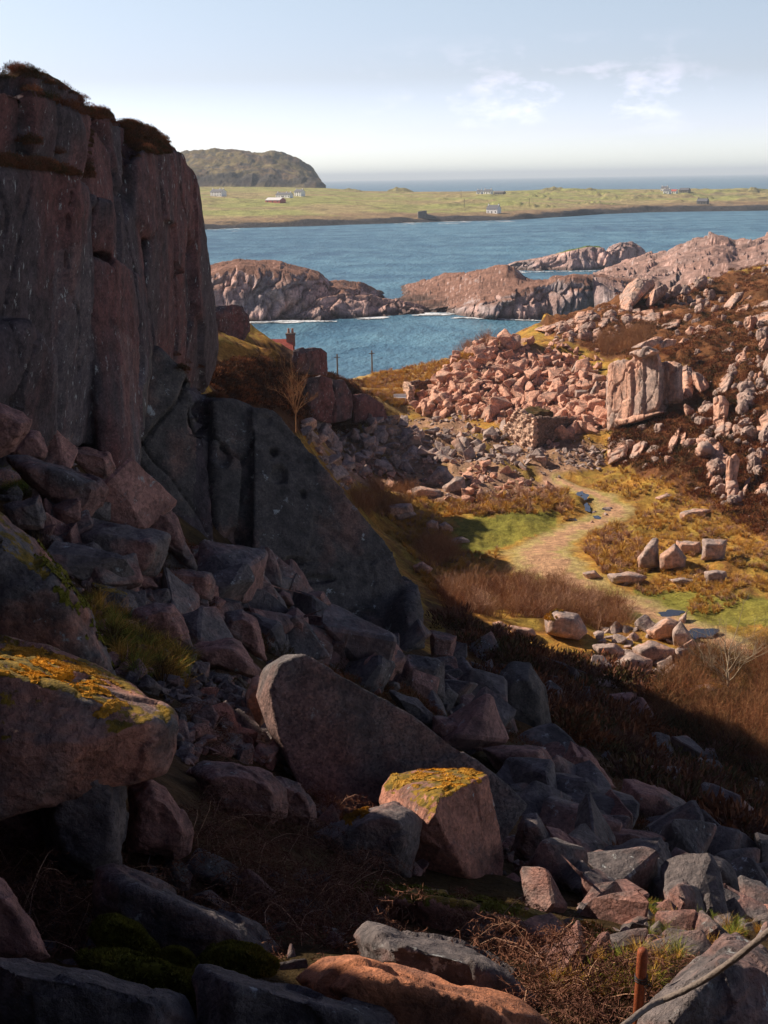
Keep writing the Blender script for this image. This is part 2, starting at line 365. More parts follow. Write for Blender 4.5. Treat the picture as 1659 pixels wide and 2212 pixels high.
def H1(XY, X3=None):
    z = H0(XY)
    X = np.c_[XY, z*1.0]; r = np.hypot(XY[:, 0], XY[:, 1])
    td = track_d(XY); k = sstep(.8, 1.6, td)
    px, py = proj(X)
    sc = np.clip(r/120, .25, 1)
    n = fbm(np.c_[XY/9., z*0], 4)*.9+fbm(np.c_[XY/2.2, z*0+5], 3)*.28
    z = z+n*sc*(.12+.88*k)
    rub = inpoly(px, py, Z_RUB) | inpoly(px, py, Z_HEAP)
    z = z+np.where(rub, fbm(np.c_[XY/1.1, z*0+9], 3)*.28, 0)
    he = inpoly(px, py, Z_HEATH)
    z = z+np.where(he, np.abs(fbm(np.c_[XY/1.3, z*0+2], 3))*.55+np.maximum(0, fbm(np.c_[XY/6., z*0+7], 3))*1.6, 0)
    z = z+k*.05*fbm(np.c_[XY/.5, z*0+3], 2)*sc*2
    return z
def build_ground():
    nr, nc = 720, 860
    rr = np.geomspace(4., 365, nr); th = np.linspace(RAD(-62), RAD(46), nc)
    R, T = np.meshgrid(rr, th, indexing='ij')
    XY = np.stack([R*np.sin(T), R*np.cos(T)-12+0*R], -1).reshape(-1, 2)
    XY[:, 1] += 6
    z = H1(XY)
    V = np.c_[XY, z]
    px, py = proj(V)
    jx = px+fbm(np.c_[XY/7, z*0], 3)*26; jy = py+fbm(np.c_[XY/7, z*0+4], 3)*14
    n1 = fbm(np.c_[XY/5., z*0+1], 4); n2 = fbm(np.c_[XY/1.2, z*0+6], 3)
    r = R.ravel()
    grass = np.array([.29, .19, .04]); gold = np.array([.46, .23, .05]); green = np.array([.20, .21, .04]); heath = np.array([.11, .045, .022])
    dirt = np.array([.56, .33, .20]); rub = np.array([.40, .24, .18]); dark = np.array([.04, .026, .014]); heathr = np.array([.19, .075, .033])
    t = sstep(-.5, .5, n1)[:, None]
    C = grass*(1-t)+gold*t
    def put(C, mask, col, k=1.): m = (mask.astype(float)*k)[:, None]; return C*(1-m)+col*m
    C = put(C, sstep(.0, .4, fbm(np.c_[XY/3.3, z*0+12], 4)), np.array([.22, .10, .035]), .8)
    C = put(C, sstep(.1, .5, fbm(np.c_[XY/1.1, z*0+32], 4)), np.array([.50, .34, .07]), .6)
    C = put(C, inpoly(jx, jy, Z_GRN) | inpoly(jx, jy, Z_GRN2), green, .8)
    C = put(C, (r > 175) & (XY[:, 0] < 22) & (z > 2), np.array([.50, .31, .14])*(1-.35*t)+green*.35*t, .85)
    C = put(C, inpoly(jx, jy, Z_HEATH), heath*(1-t)+heathr*t, .93)
    C = put(C, inpoly(jx, jy, Z_RUB) , rub, .75*1.0)
    C = put(C, inpoly(jx, jy, Z_RUB)*sstep(.1, .5, n1), grass, .9)
    C = put(C, inpoly(jx, jy, Z_HEAP), rub, .9)
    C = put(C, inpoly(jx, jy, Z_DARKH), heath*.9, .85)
    C = put(C, inpoly(jx, jy, Z_BLF), heath*.7, .95)
    C = put(C, inpoly(jx, jy, [(460,740),(600,752),(615,768),(540,785),(470,780)]), gold, .8)
    C = put(C, inpoly(jx, jy, Z_CTOP), heath, .9)
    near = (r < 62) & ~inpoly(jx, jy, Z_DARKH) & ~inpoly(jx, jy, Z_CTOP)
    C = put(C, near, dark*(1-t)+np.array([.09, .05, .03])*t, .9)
    C = put(C, (z < 2.2) & (r > 150), np.array([.10, .08, .07]), .9)
    td = track_d(XY)+.28*n1+.15*n2
    kk = 1-sstep(.65, 1.15, td)
    cen = (1-sstep(.2, .6, td+.25*n2))[:, None]; worn = np.array([.48, .37, .16])*(1+.25*n1[:, None]); pk = dirt*cen+worn*(1-cen); gg = (.6*sstep(.1, .55, n1+.5*n2))[:, None]*(1-cen*.8)
    C = C*(1-kk[:, None]*.92)+kk[:, None]*.92*(pk*(1-gg)+green*1.1*gg)
    C = C*(1+.25*n2[:, None])
    fs = grid_faces(nr, nc)
    onp = (td < .95)
    mp_ = onp[fs].sum(1) >= 2
    # leave out what lies well under the sea
    sea = (z[fs] < -2.5).all(1)
    mat, nt, b = new_mat('moor_ground')
    at = N(nt, 'ShaderNodeVertexColor', layer_name='cover'); tcn = N(nt, 'ShaderNodeTexCoord'); v = tcn.outputs['Object']
    a1 = tex(nt, v, 1.6, 8, .7); a2 = tex(nt, v, 7., 5, .7)
    col = mixc(nt, .8, at.outputs[0], mixc(nt, mrange(nt, a1, .3, .7), (.45, .42, .4), (1.6, 1.6, 1.55)), 'MULTIPLY')
    col = mixc(nt, .6, col, mixc(nt, mrange(nt, a2, .3, .7), (.4, .4, .4), (1.6, 1.6, 1.6)), 'MULTIPLY')
    nt.links.new(col, b.inputs['Base Color']); b.inputs['Roughness'].default_value = .95; b.inputs['Specular IOR Level'].default_value = .1
    bump(nt, b, [(a1, .35), (a2, .12)])
    for nm, msk in (('ground', ~mp_ & ~sea), ('path', mp_ & ~sea)):
        f = fs[msk]; u, inv = np.unique(f, return_inverse=True)
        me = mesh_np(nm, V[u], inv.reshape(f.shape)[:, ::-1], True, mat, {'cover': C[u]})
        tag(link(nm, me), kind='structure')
    return mat
GMAT = build_ground()

# ---------------------------------------------------------------- sea
def build_sea():
    m, nt, b = new_mat('sea_water'); L = nt.links
    tcn = N(nt, 'ShaderNodeTexCoord'); v = tcn.outputs['Object']
    mpw = N(nt, 'ShaderNodeMapping'); mpw.inputs['Scale'].default_value = (1, .55, 1); mpw.inputs['Rotation'].default_value = (0, 0, .35); L.new(v, mpw.inputs[0])
    w1 = tex(nt, mpw.outputs[0], .42, 5, .62); w2 = tex(nt, mpw.outputs[0], .06, 5, .6); w3 = tex(nt, v, .008, 4, .6)
    col = mixc(nt, mrange(nt, w3, .35, .65), (.04, .11, .185), (.06, .16, .24))
    col = mixc(nt, mrange(nt, w2, .4, .62), col, (.095, .21, .29))
    ml = N(nt, 'ShaderNodeMapping'); ml.inputs['Scale'].default_value = (.0022, .012, 1); ml.inputs['Rotation'].default_value = (0, 0, -.12); L.new(v, ml.inputs[0])
    col = mixc(nt, .8, col, mixc(nt, mrange(nt, tex(nt, ml.outputs[0], 1.5, 5, .6), .35, .65), (.62, .7, .78), (1.5, 1.4, 1.3)), 'MULTIPLY')
    foam = math_(nt, 'MULTIPLY', mrange(nt, tex(nt, mpw.outputs[0], .33, 6, .75), .69, .75), mrange(nt, tex(nt, v, .03, 2), .45, .6))
    col = mixc(nt, foam, col, (.6, .65, .68))
    L.new(col, b.inputs['Base Color']); b.inputs['Roughness'].default_value = .42; b.inputs['Specular IOR Level'].default_value = .22
    bump(nt, b, [(w2, 2.5), (w1, 1.0)])
    ys = [190, 420, 900, 2500, 9000, 26000]
    V = []; 
    for y in ys:
        for s in (-1, -.5, 0, .5, 1): V.append((s*max(y*1.2, 400), y, 0))
    f = grid_faces(len(ys), 5)
    tag(link('sea', mesh_np('sea', V, f[:, ::-1] if False else f, True, m)), kind='structure')
build_sea()

# ---------------------------------------------------------------- lofted land: cross sections traced where they stand
def key3(px, k, z0=-1.2):
    if k[0] == 'w': d = WD(px, k[1]); q = P(px, k[1], d); q = q*1.; q[2] = z0; return q
    if k[0] == 'z': q = P(px, 1000, k[1]); q[2] = k[2]; return q
    return P(px, k[0], k[1])
def loft(name, pxs, rows, nu, seg, disp, mat, cover=None, relax=2, kind='structure'):
    "rows: list of key lists, one key per px; returns the object"
    K = np.array([[key3(px, r[i]) for i, px in enumerate(pxs)] for r in rows])       # rows x cols x 3
    pu = np.linspace(pxs[0], pxs[-1], nu)
    R = np.stack([[np.interp(pu, pxs, K[r, :, c]) for c in range(3)] for r in range(len(rows))]).transpose(0, 2, 1)
    for _ in range(relax): R[:, 1:-1] = .25*R[:, :-2]+.5*R[:, 1:-1]+.25*R[:, 2:]
    out = []; tt = []
    for r in range(len(rows)-1):
        n = seg[r]
        for k in range(n):
            t = k/n; out.append(R[r]*(1-t)+R[r+1]*t); tt.append(r+t)
    out.append(R[-1]); tt.append(len(rows)-1)
    G = np.array(out); nr = len(G)
    for _ in range(2): G[1:-1] = .25*G[:-2]+.5*G[1:-1]+.25*G[2:]
    V = G.reshape(-1, 3); T = np.repeat(tt, nu)
    V2 = disp(V, T)
    f = grid_faces(nr, nu)
    cols = None
    if cover: cols = {'cover': cover(V2, T)}
    me = mesh_np(name, V2, f, True, mat, cols)
    o = link(name, me)
    if kind: tag(o, kind=kind)
    return o
def rocky_mat(name, bsc=.5):
    "bare granite where steep, plant cover where flat; plain ground colours stored on the mesh"
    m, nt, b = new_mat(name); L = nt.links
    at = N(nt, 'ShaderNodeVertexColor', layer_name='cover'); tcn = N(nt, 'ShaderNodeTexCoord'); v = tcn.outputs['Object']
    a1 = tex(nt, v, bsc, 8, .72); a2 = tex(nt, v, bsc*5, 5, .7)
    col = mixc(nt, .75, at.outputs[0], mixc(nt, mrange(nt, a1, .32, .68), (.4, .4, .4), (1.6, 1.6, 1.6)), 'MULTIPLY')
    col = mixc(nt, .5, col, mixc(nt, mrange(nt, a2, .32, .68), (.4, .4, .4), (1.6, 1.6, 1.6)), 'MULTIPLY')
    L.new(col, b.inputs['Base Color']); b.inputs['Specular IOR Level'].default_value = .12; b.inputs['Roughness'].default_value = .95
    bump(nt, b, [(a1, .5/bsc*.5), (a2, .1/bsc*.5)])
    return m
MISL = rocky_mat('island_rock', .35); MFAR = rocky_mat('far_shore', .06)
C_PINK = np.array([.56, .37, .32]); C_GREY = np.array([.36, .285, .27]); C_HTH = np.array([.20, .105, .075]); C_DRK = np.array([.045, .04, .038])
def nrm_up(V, nu):
    G = V.reshape(-1, nu, 3); a = np.gradient(G, axis=0); b = np.gradient(G, axis=1); n = np.cross(b, a); n /= np.linalg.norm(n, axis=2)[..., None]+1e-9
    return np.abs(n[..., 2]).ravel()
def isl_disp(amp=2.2, cell=7., lift=1.):
    def f(V, T):
        e = sstep(0, 1.0, T)
        q = V/np.array([cell*.8, cell, cell*4]); q = q+fbm(V/14., 3)[:, None]*.45
        f1, f2, cid = worley(q)
        g1, g2, gid = worley(V/np.array([cell*.3, cell*.38, cell*1.1])+3+fbm(V/5., 2)[:, None]*.3)
        push = (cid[:, 0]-.5)*amp*1.2-(1-sstep(0, .10, f2-f1))*amp*.45+(gid[:, 0]-.5)*amp*.3-(1-sstep(0, .10, g2-g1))*amp*.15+fbm(V/18., 4)*amp*1.2
        flat = sstep(1.3, 2.1, T)
        O = V.copy()
        O[:, 1] -= push*(1-flat)*1.2*sstep(-.5, .3, T)
        O[:, 0] += push*(1-flat)*.5
        O[:, 2] += (push*.4+fbm(V/5., 3)*.5)*e*(1-flat*.4)*lift+flat*(np.maximum(0, fbm(V/10., 3))*1.8+np.maximum(0, (gid[:, 1]-.72))*.6)*lift*.3
        return O
    return f
def isl_cover(nu, green=None, hth=.95, topy=0):
    def f(V, T):
        n = nrm_up(V, nu)
        g1, g2, gid = worley(V/3.2)
        t = sstep(-.4, .4, fbm(V/12., 4))[:, None]
        C = C_PINK*(1-t)+C_GREY*t; C = C*(.75+.5*gid[:, 1:2])
        h = sstep(.60, .80, n+.16*fbm(V/5., 4))*sstep(.8, 1.6, T+.3*fbm(V/8., 3))*hth
        C = C*(1-h[:, None])+(C_HTH*(1-t)+C_HTH*1.25*t)*h[:, None]
        if green is not None:
            gm = green(V, T)*sstep(.6, .85, n); C = C*(1-gm[:, None])+np.array([.10, .16, .02])*gm[:, None]
        w = 1-sstep(.6, 2.0, V[:, 2]+.5*fbm(V/3., 3)); C = C*(1-.75*w[:, None])+C_DRK*.75*w[:, None]
        return C
    return f
def rows_of(*cols): return [list(c) for c in cols]
# left island
px = [395,445,480,520,570,610,650,690,712,740,780,810,832]
fr = [700,698,697,696,695,693,691,689,686,683,676,664,648]
ct = [596,592,582,580,582,585,592,608,620,622,626,632,640]
rg = [592,575,562,556,560,561,568,586,606,603,607,620,636]
loft('island', px, [[('w', y) for y in fr], [(c+ (y-c)*.45, WD(p, y)+7) for p, y, c in zip(px, fr, ct)], [(c, WD(p, y)+15) for p, y, c in zip(px, fr, ct)], [(r, WD(p, y)+34) for p, y, r in zip(px, fr, rg)],
     [('z', WD(p, y)+62, -2) for p, y in zip(px, fr)]], 330, [12, 14, 16, 8], isl_disp(2.4, 9), MISL, isl_cover(330))
px = [520,560,600,630,650,680,700,740,780,820,860,900,930,960]
fr = [699,698,697,696,695,695,695,691,687,685,684,683,680,676]
rg = [699,694,686,676,668,650,640,630,634,641,641,653,667,676]
loft('skerry', px, [[('w', y) for y in fr], [(y+(r-y)*.6, WD(p, y)+5) for p, y, r in zip(px, fr, rg)], [(r, WD(p, y)+12) for p, y, r in zip(px, fr, rg)], [('z', WD(p, y)+24, -2) for p, y in zip(px, fr)]],
     330, [10, 12, 8], isl_disp(1.7, 6), MISL, isl_cover(330, hth=.6))
# middle headland
px = [850,880,930,960,1002,1036,1060,1078,1096,1113,1134,1155,1180,1200,1240,1300,1350,1400,1450,1520]
fr = [652,668,676,677,684,690,691,691,692,692,692,692,691,690,690,688,684,680,676,670]
ct = [646,654,662,664,656,642,638,632,627,625,620,616,611,602,597,600,606,611,612,612]
md = [640,636,640,638,632,624,621,618,616,614,612,610,607,600,595,597,604,609,610,610]
rg = [636,613,597,585,585,578,572,568,567,576,597,606,604,599,594,596,603,608,609,608]
loft('headland', px, [[('w', y) for y in fr], [(c+(y-c)*.5, WD(p, y)+4) for p, y, c in zip(px, fr, ct)], [(c, WD(p, y)+10) for p, y, c in zip(px, fr, ct)], [(m_, WD(p, y)+38) for p, y, m_ in zip(px, fr, md)],
     [(r, WD(p, y)+72) for p, y, r in zip(px, fr, rg)], [('z', WD(p, y)+100, -2) for p, y in zip(px, fr)]], 460, [10, 14, 10, 14, 8], isl_disp(2.2, 7), MISL, isl_cover(460))
# green-topped skerry and its dome
px = [1085,1095,1115,1140,1170,1200,1235,1275,1300,1312,1322]
fr = [585,586,586,586,586,585,585,583,582,582,582]
rg = [584,572,563,560,554,547,536,528,531,548,578]
loft('green_skerry', px, [[('w', y) for y in fr], [(y+(r-y)*.85, WD(p, y)+9) for p, y, r in zip(px, fr, rg)], [(r, WD(p, y)+26) for p, y, r in zip(px, fr, rg)], [('z', WD(p, y)+55, -2) for p, y in zip(px, fr)]],
     240, [14, 8, 8], isl_disp(1.8, 8, .6), MISL, isl_cover(240, green=lambda V, T: sstep(1.25, 1.6, T)*sstep(5.5, 7.5, V[:, 2])*(V[:, 0] > 55), hth=.5))
px = [1296,1306,1315,1340,1365,1385,1395,1412,1430]
fr = [584,583,582,580,576,572,568,562,558]
rg = [580,548,531,521,521,533,545,552,556]
loft('rock_dome', px, [[('w', y) for y in fr], [(y+(r-y)*.7, WD(p, y)+6) for p, y, r in zip(px, fr, rg)], [(r, WD(p, y)+20) for p, y, r in zip(px, fr, rg)], [('z', WD(p, y)+50, -2) for p, y in zip(px, fr)]],
     150, [12, 12, 8], isl_disp(1.8, 9, .6), MISL, isl_cover(150, hth=.3))
# far right headland
px = [1280,1300,1320,1345,1375,1405,1440,1462,1500,1540,1590,1620,1659,1720,1800]
rg = [602,590,579,569,560,549,543,530,515,512,522,521,509,504,500]
m1_ = [604,598,594,590,583,575,568,558,548,546,552,548,540,536,530]
m2_ = [608,608,608,610,612,612,612,608,600,596,600,596,590,586,580]
m3_ = [612,622,636,650,660,666,668,668,664,660,660,658,650,646,640]
loft('rocky_point', px, [[('z', 330-i*2, -2) for i, _ in enumerate(px)], [(y, 345-i*3) for i, y in enumerate(m3_)], [(y, 400-i*3) for i, y in enumerate(m2_)], [(y, 455-i*3) for i, y in enumerate(m1_)],
     [(y, 505-i*3) for i, y in enumerate(rg)], [('z', 560, -3) for _ in px]], 380, [4, 22, 26, 26, 6],
     (lambda V, T: V+np.c_[V[:, 0]*0, V[:, 0]*0, (fbm(V/16., 4)*1.6+(np.maximum(.45, worley(V/np.array([8., 12, 8])+fbm(V/11., 2)[:, None]*.4)[2][:, 0])-.45)*3.+(np.maximum(.6, worley(V/np.array([3., 4, 3])+4)[2][:, 0])-.6)*1.2)*sstep(0, 1, T)*(1-sstep(4, 5, T))]),
     MISL, isl_cover(380, hth=.62))

# the low far island with its fields, and its hill
def far_cover(V, T):
    n = fbm(V/np.array([160., 60, 160]), 4); n2 = fbm(V/np.array([60., 14, 60])+5, 4)
    g = np.array([.31, .31, .10]); o = np.array([.38, .25, .15]); t = sstep(-.35, .35, n)[:, None]
    C = g*(1-t*.6)+o*t*.6
    br = (1-sstep(1.35, 1.75, T+.25*n2))[:, None]; C = C*(1-br*.85)+np.array([.27, .17, .10])*br*.85
    rk = sstep(.28, .5, n2)*sstep(30, 420, V[:, 0]); C = C*(1-.6*rk[:, None])+np.array([.13, .11, .08])*.6*rk[:, None]
    wl_ = (np.minimum(np.abs(((V[:, 0]+.25*V[:, 1]) % 130)-65), np.abs(((V[:, 1]-.2*V[:, 0]) % 95)-47)) < 2.6) & (fbm(V/90., 2) > -.1) & (T > 1.6); C[wl_] *= .72
    sh = (1-sstep(.85, 1.15, T+.3*n2))[:, None]; C = C*(1-sh)+np.array([.05, .045, .048])*sh
    return C
px = [250,380,430,500,600,700,750,790,850,900,1000,1100,1164,1228,1300,1400,1500,1600,1659,1900]
fr = [504,500,497,494,491,488,486,485,483,481,478,476,472,468,463,459,457,456,455,452]
sk = [402,401,401,401,402,404,408,411,412,413,413,411,409,408,408,408,408,408,410,410]
def far_disp(V, T):
    O = V.copy(); n = fbm(V/np.array([20., 20, 20]), 4); hi = sstep(.1, .5, T)
    O[:, 2] += hi*(np.maximum(-.2, fbm(V/45., 4))*2.2*(1-sstep(.8, 1.4, T))*1.2+fbm(V/np.array([170., 90, 90]), 3)*1.4*(1-sstep(3.2, 4, T)))
    rr_ = sstep(.25, .55, fbm(V/np.array([70., 40, 60])+8, 4))*sstep(-100, 200, V[:, 0])*sstep(1.3, 2, T)*(1-sstep(3.6, 4, T)); O[:, 2] += rr_*3.0
    return O
FAR = loft('far_island', px, [[('w', y) for y in fr], [(y-12, WD(p, y)+22) for p, y in zip(px, fr)], [(y-24-6*(p < 900), WD(p, y)+110) for p, y in zip(px, fr)], [((y-24)*.35+s*.65, WD(p, y)+330) for p, y, s in zip(px, fr, sk)],
     [(s, 1820) for s in sk], [('z', 2500, -3) for _ in px]], 520, [8, 10, 14, 16, 4], far_disp, MFAR, far_cover)
px = [300,340,380,430,476,522,550,565,588,611,642,673,688,698,704]
rg = [330,327,325,325,320,319,327,328,325,332,342,363,382,400,408]
md = [368,366,366,364,362,362,364,366,364,366,372,384,394,404,409]
lo = [398,398,398,396,398,398,398,397,397,396,397,398,401,406,410]
def hill_cover(V, T):
    n = fbm(V/40., 5)[:, None]; n2 = fbm(V/11., 4)[:, None]; t = sstep(-.3, .3, n)
    C = np.array([.20, .155, .07])*(1-t)+np.array([.15, .10, .06])*t
    r = sstep(.0, .35, n2+.25*n); C = C*(1-.75*r)+np.array([.075, .07, .068])*.75*r
    cl = (sstep(.9, 1.1, T)*(1-sstep(1.7, 1.9, T+.2*n[:, 0])))[:, None]; C = C*(1-.8*cl)+np.array([.05, .046, .045])*.8*cl
    return C
def hill_disp(V, T):
    O = V.copy(); f1, f2, cid = worley(V/22.); e = sstep(.2, 1.2, T)
    O[:, 2] += e*(fbm(V/70., 5)*6+fbm(V/18., 4)*2.5+(cid[:, 0]-.5)*2.5*(1-sstep(2.6, 3.1, T)*.7)); O[:, 1] -= e*(cid[:, 1]-.5)*4; return O
HILL = loft('hill', px, [[('z', 1680, 4) for _ in px], [(y, 1790) for y in lo], [(y*.55+l*.45-4, 1825) for y, l in zip(md, lo)], [(y, 1900) for y in md], [(r, 2010) for r in rg], [('z', 2300, 0) for _ in px]],
     200, [3, 8, 12, 20, 6], hill_disp, MFAR, hill_cover, relax=1)
# knolls on the far skyline
for (x0, x1, yt, yb) in [(831,896,402,415),(1164,1228,402,413),(1256,1290,404,413),(1612,1640,402,413),(1640,1700,406,414),(724,783,406,412)]:
    cx = np.linspace(x0, x1, 9); prof = np.sin(np.linspace(0, np.pi, 9))**.7*(1+.15*_r.randn(9))
    ys_ = yb-(yb-yt)*prof
    loft('knoll', list(cx), [[(yb+6, 1700)]*9, [(yb+2-(yb-y)*.5, 1730) for y in ys_], [(y, 1780) for y in ys_], [('z', 1850, 6)]*9], 40, [4, 6, 4],
         lambda V, T: V+np.c_[V[:, :2]*0, fbm(V/9., 3)*.8*sstep(.1, 1, T)], MFAR, lambda V, T: (np.array([.24, .21, .09])+np.array([.06, .05, .02])*fbm(V/8., 3)[:, None]))

# ---------------------------------------------------------------- great cliff on the left: jointed blocks fused into one body of rock
def blk(front, push, push2=None):
    "a block: its front outline (view spot, distance) and how far it goes back into the hill"
    A = [P(*q) for q in front]; B = [a+np.array(push) for a in A]
    return A+B
def pl(pts, anchor, n):
    "view spots laid on one plane of rock through the anchor (x, y, distance) with normal n"
    A = P(*anchor); n = np.array(n, float); C0 = np.array([0, 0, HC]); out = []
    for x, y in pts: r_ = ray(x, y); out.append((x, y, float(((A-C0)@n)/(r_@n))))
    return out
PB = (-7, 5, 0)
CLIFF = [
 # lower left wall, dark plane and pink pillar
 blk([(-160,372,32),(0,362,36),(115,372,38.5),(122,960,39.5),(0,1010,36),(-160,1040,32)], PB),
 blk([(-120,730,33),(60,700,35.6),(112,780,37.3),(118,960,38.6),(0,1010,35.2),(-120,1010,32)], PB),
 blk([(112,372,38.4),(160,380,39),(183,410,40.5),(190,600,41),(205,955,42.5),(120,962,39.2)], PB),
 # recess above the ledge and the rounded rock under the heather
 blk([(-160,180,35),(0,182,38.5),(90,210,40.5),(160,248,42.6),(178,300,43.2),(170,372,43.2),(0,350,39.6),(-160,350,36)], PB),
 blk([(-160,170,37),(0,160,40),(60,175,41.5),(150,215,44),(230,262,47),(250,330,47.5),(160,300,44.5),(-100,300,38)], PB),
 # heath-covered cap that carries the skyline down to the right
 blk([(-160,120,38),(0,150,40),(60,160,41),(112,182,42.3),(150,214,44),(215,232,46.5),(246,262,48.5),(238,300,47.5),(150,262,44.2),(60,205,41.6),(0,196,40)], (-9, 7, .6)),
 blk([(205,245,46),(250,262,49),(262,330,50),(240,400,48),(200,330,45.5)], (-7, 5, 0)),
 # wall between, running back
 blk([(150,240,43),(215,250,46),(265,300,49),(290,420,50.5),(300,560,50),(320,740,49.5),(300,1000,48.5),(200,1000,45),(180,700,44.5),(160,420,43.6)], PB),
 # narrow pillar with stepped top and its lighter side face
 blk([(193,424,41.6),(244,438,42.6),(248,548,42.9),(193,540,41.8)], (-4, 5, 0)),
 blk([(193,556,41.4),(248,572,42.5),(252,640,42.7),(262,860,42.8),(290,1065,43),(268,1062,42),(222,1000,41.5),(200,760,41.2)], (-4, 5, 0)),
 blk([(250,560,42.8),(300,600,47.5),(326,700,49.6),(322,800,48.8),(306,930,46.5),(292,1062,43.4),(262,860,42.9)], (-4, 4, 0)),
 # upper right wall: rounded column and the long buttress to the edge
 blk([(283,345,49),(300,326,50),(330,322,51.5),(345,340,52.3),(348,440,52),(343,500,51.5),(318,515,50.5),(288,470,49)], PB),
 blk([(335,318,53),(388,336,57),(405,362,59),(418,400,60.5),(430,500,61.5),(446,610,62.5),(470,790,64),(440,850,62),(380,780,57.5),(330,760,52.5),(310,620,50.5),(320,500,51.5),(345,430,52.5)], (-8, 6, 0)),
 blk([(246,275,49.5),(262,262,50.5),(300,270,53),(345,303,56),(388,336,59),(400,420,59.5),(300,420,51.2),(262,340,50)], (-8, 5, 0)),
 # lower right slabs
 blk(pl([(326,770),(345,752),(392,800),(410,850),(420,905),(440,930),(456,1000),(474,1200),(440,1205),(380,1175),(292,1064),(308,930)], (380,1000,49.5), (.5,-.8,.33)), (-5, 6, 0)),
 blk([(404,845,55),(440,852,56.5),(468,868,57.5),(470,1150,54.4),(440,1000,54.2),(415,905,54)], (-5, 6, 0)),
 blk(pl([(462,866),(500,862),(544,874),(544,1230),(500,1225),(474,1200)], (545,1050,54.3), (.46,-.79,.4)), (-5, 7, 0)),
 # big smooth slab and the nub on its toe
 blk(pl([(547,882),(560,877),(590,880),(640,932),(700,1012),(760,1092),(850,1190),(880,1262),(903,1330),(892,1400),(800,1390),(700,1320),(560,1250),(547,1200)], (700,1200,53.5), (.42,-.78,.46)), (-6, 5, -1)),
 blk([(876,1240,55.5),(905,1262,54.5),(918,1320,53),(916,1398,50.5),(890,1402,49.5),(876,1320,52)], (-2, 4, -1)),
]
def make_cliff():
    me = remeshed(CLIFF, .125, 1)
    V = getv(me); Nn = getn(me)
    S = V*np.array([1, 1, .45])
    d = fbm(S/3.2, 5)*.12+fbm(V/.7+9, 4)*.05
    f1, f2, cid = worley(V/np.array([3.2, 3.2, 11])+fbm(V/4., 2)[:, None]*.15)
    d += (cid[:, 0]-.5)*.55-(1-sstep(0, .035, f2-f1))*.35*(cid[:, 1] > .25)
    # the big slab stays smooth
    px, py = proj(V); sm = inpoly(px, py, [(546,870),(640,900),(930,1280),(930,1420),(700,1400),(546,1240)])
    h1_, h2_, hid = worley(V/np.array([3.4, 3.4, 2.6])+9+fbm(V/3., 2)[:, None]*.2); d = np.where(sm, fbm(V/2.5, 4)*.06+(hid[:, 0]-.5)*.22-(1-sstep(0, .025, h2_-h1_))*.10*(hid[:, 1] > .4), d)
    # weathered pockets in the slab
    for (x_, y_, rx_, ry_, dp) in [(592,977,9,10,.5), (605,1026,20,23,.35), (653,1068,9,10,.3), (640,1212,26,9,.35), (690,1250,40,9,.3), (480,985,18,30,.4), (505,1170,22,35,.4), (760,1325,60,10,.25), (430,905,22,40,.6), (575,905,14,12,.1)]:
        q_ = np.hypot((px-x_+fbm(V/.6, 2)*5)/rx_, (py-y_)/ry_); d = d-dp*(1-sstep(.75, 1.0, q_))
    crk = np.abs(fbm(V/4.+40, 4)); d = d-.10*(1-sstep(0, .02, crk))*sm
    setv(me, V+Nn*d[:, None])
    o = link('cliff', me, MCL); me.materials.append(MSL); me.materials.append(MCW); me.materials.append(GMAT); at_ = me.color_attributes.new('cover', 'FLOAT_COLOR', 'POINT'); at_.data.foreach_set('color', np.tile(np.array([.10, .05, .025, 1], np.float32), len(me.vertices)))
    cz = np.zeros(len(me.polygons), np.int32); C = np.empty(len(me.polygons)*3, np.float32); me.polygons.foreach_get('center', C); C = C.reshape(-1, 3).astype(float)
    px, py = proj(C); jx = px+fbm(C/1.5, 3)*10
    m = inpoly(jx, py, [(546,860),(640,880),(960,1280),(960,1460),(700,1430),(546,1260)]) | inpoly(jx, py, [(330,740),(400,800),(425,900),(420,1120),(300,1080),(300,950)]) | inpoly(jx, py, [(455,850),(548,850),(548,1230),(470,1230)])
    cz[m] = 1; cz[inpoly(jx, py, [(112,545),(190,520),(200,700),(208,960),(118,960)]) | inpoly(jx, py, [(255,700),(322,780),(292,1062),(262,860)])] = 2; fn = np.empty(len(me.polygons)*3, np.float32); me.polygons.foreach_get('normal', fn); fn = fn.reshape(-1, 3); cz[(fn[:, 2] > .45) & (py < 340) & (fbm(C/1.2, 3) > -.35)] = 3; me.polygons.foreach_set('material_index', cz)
    tag(o, kind='structure')
make_cliff()

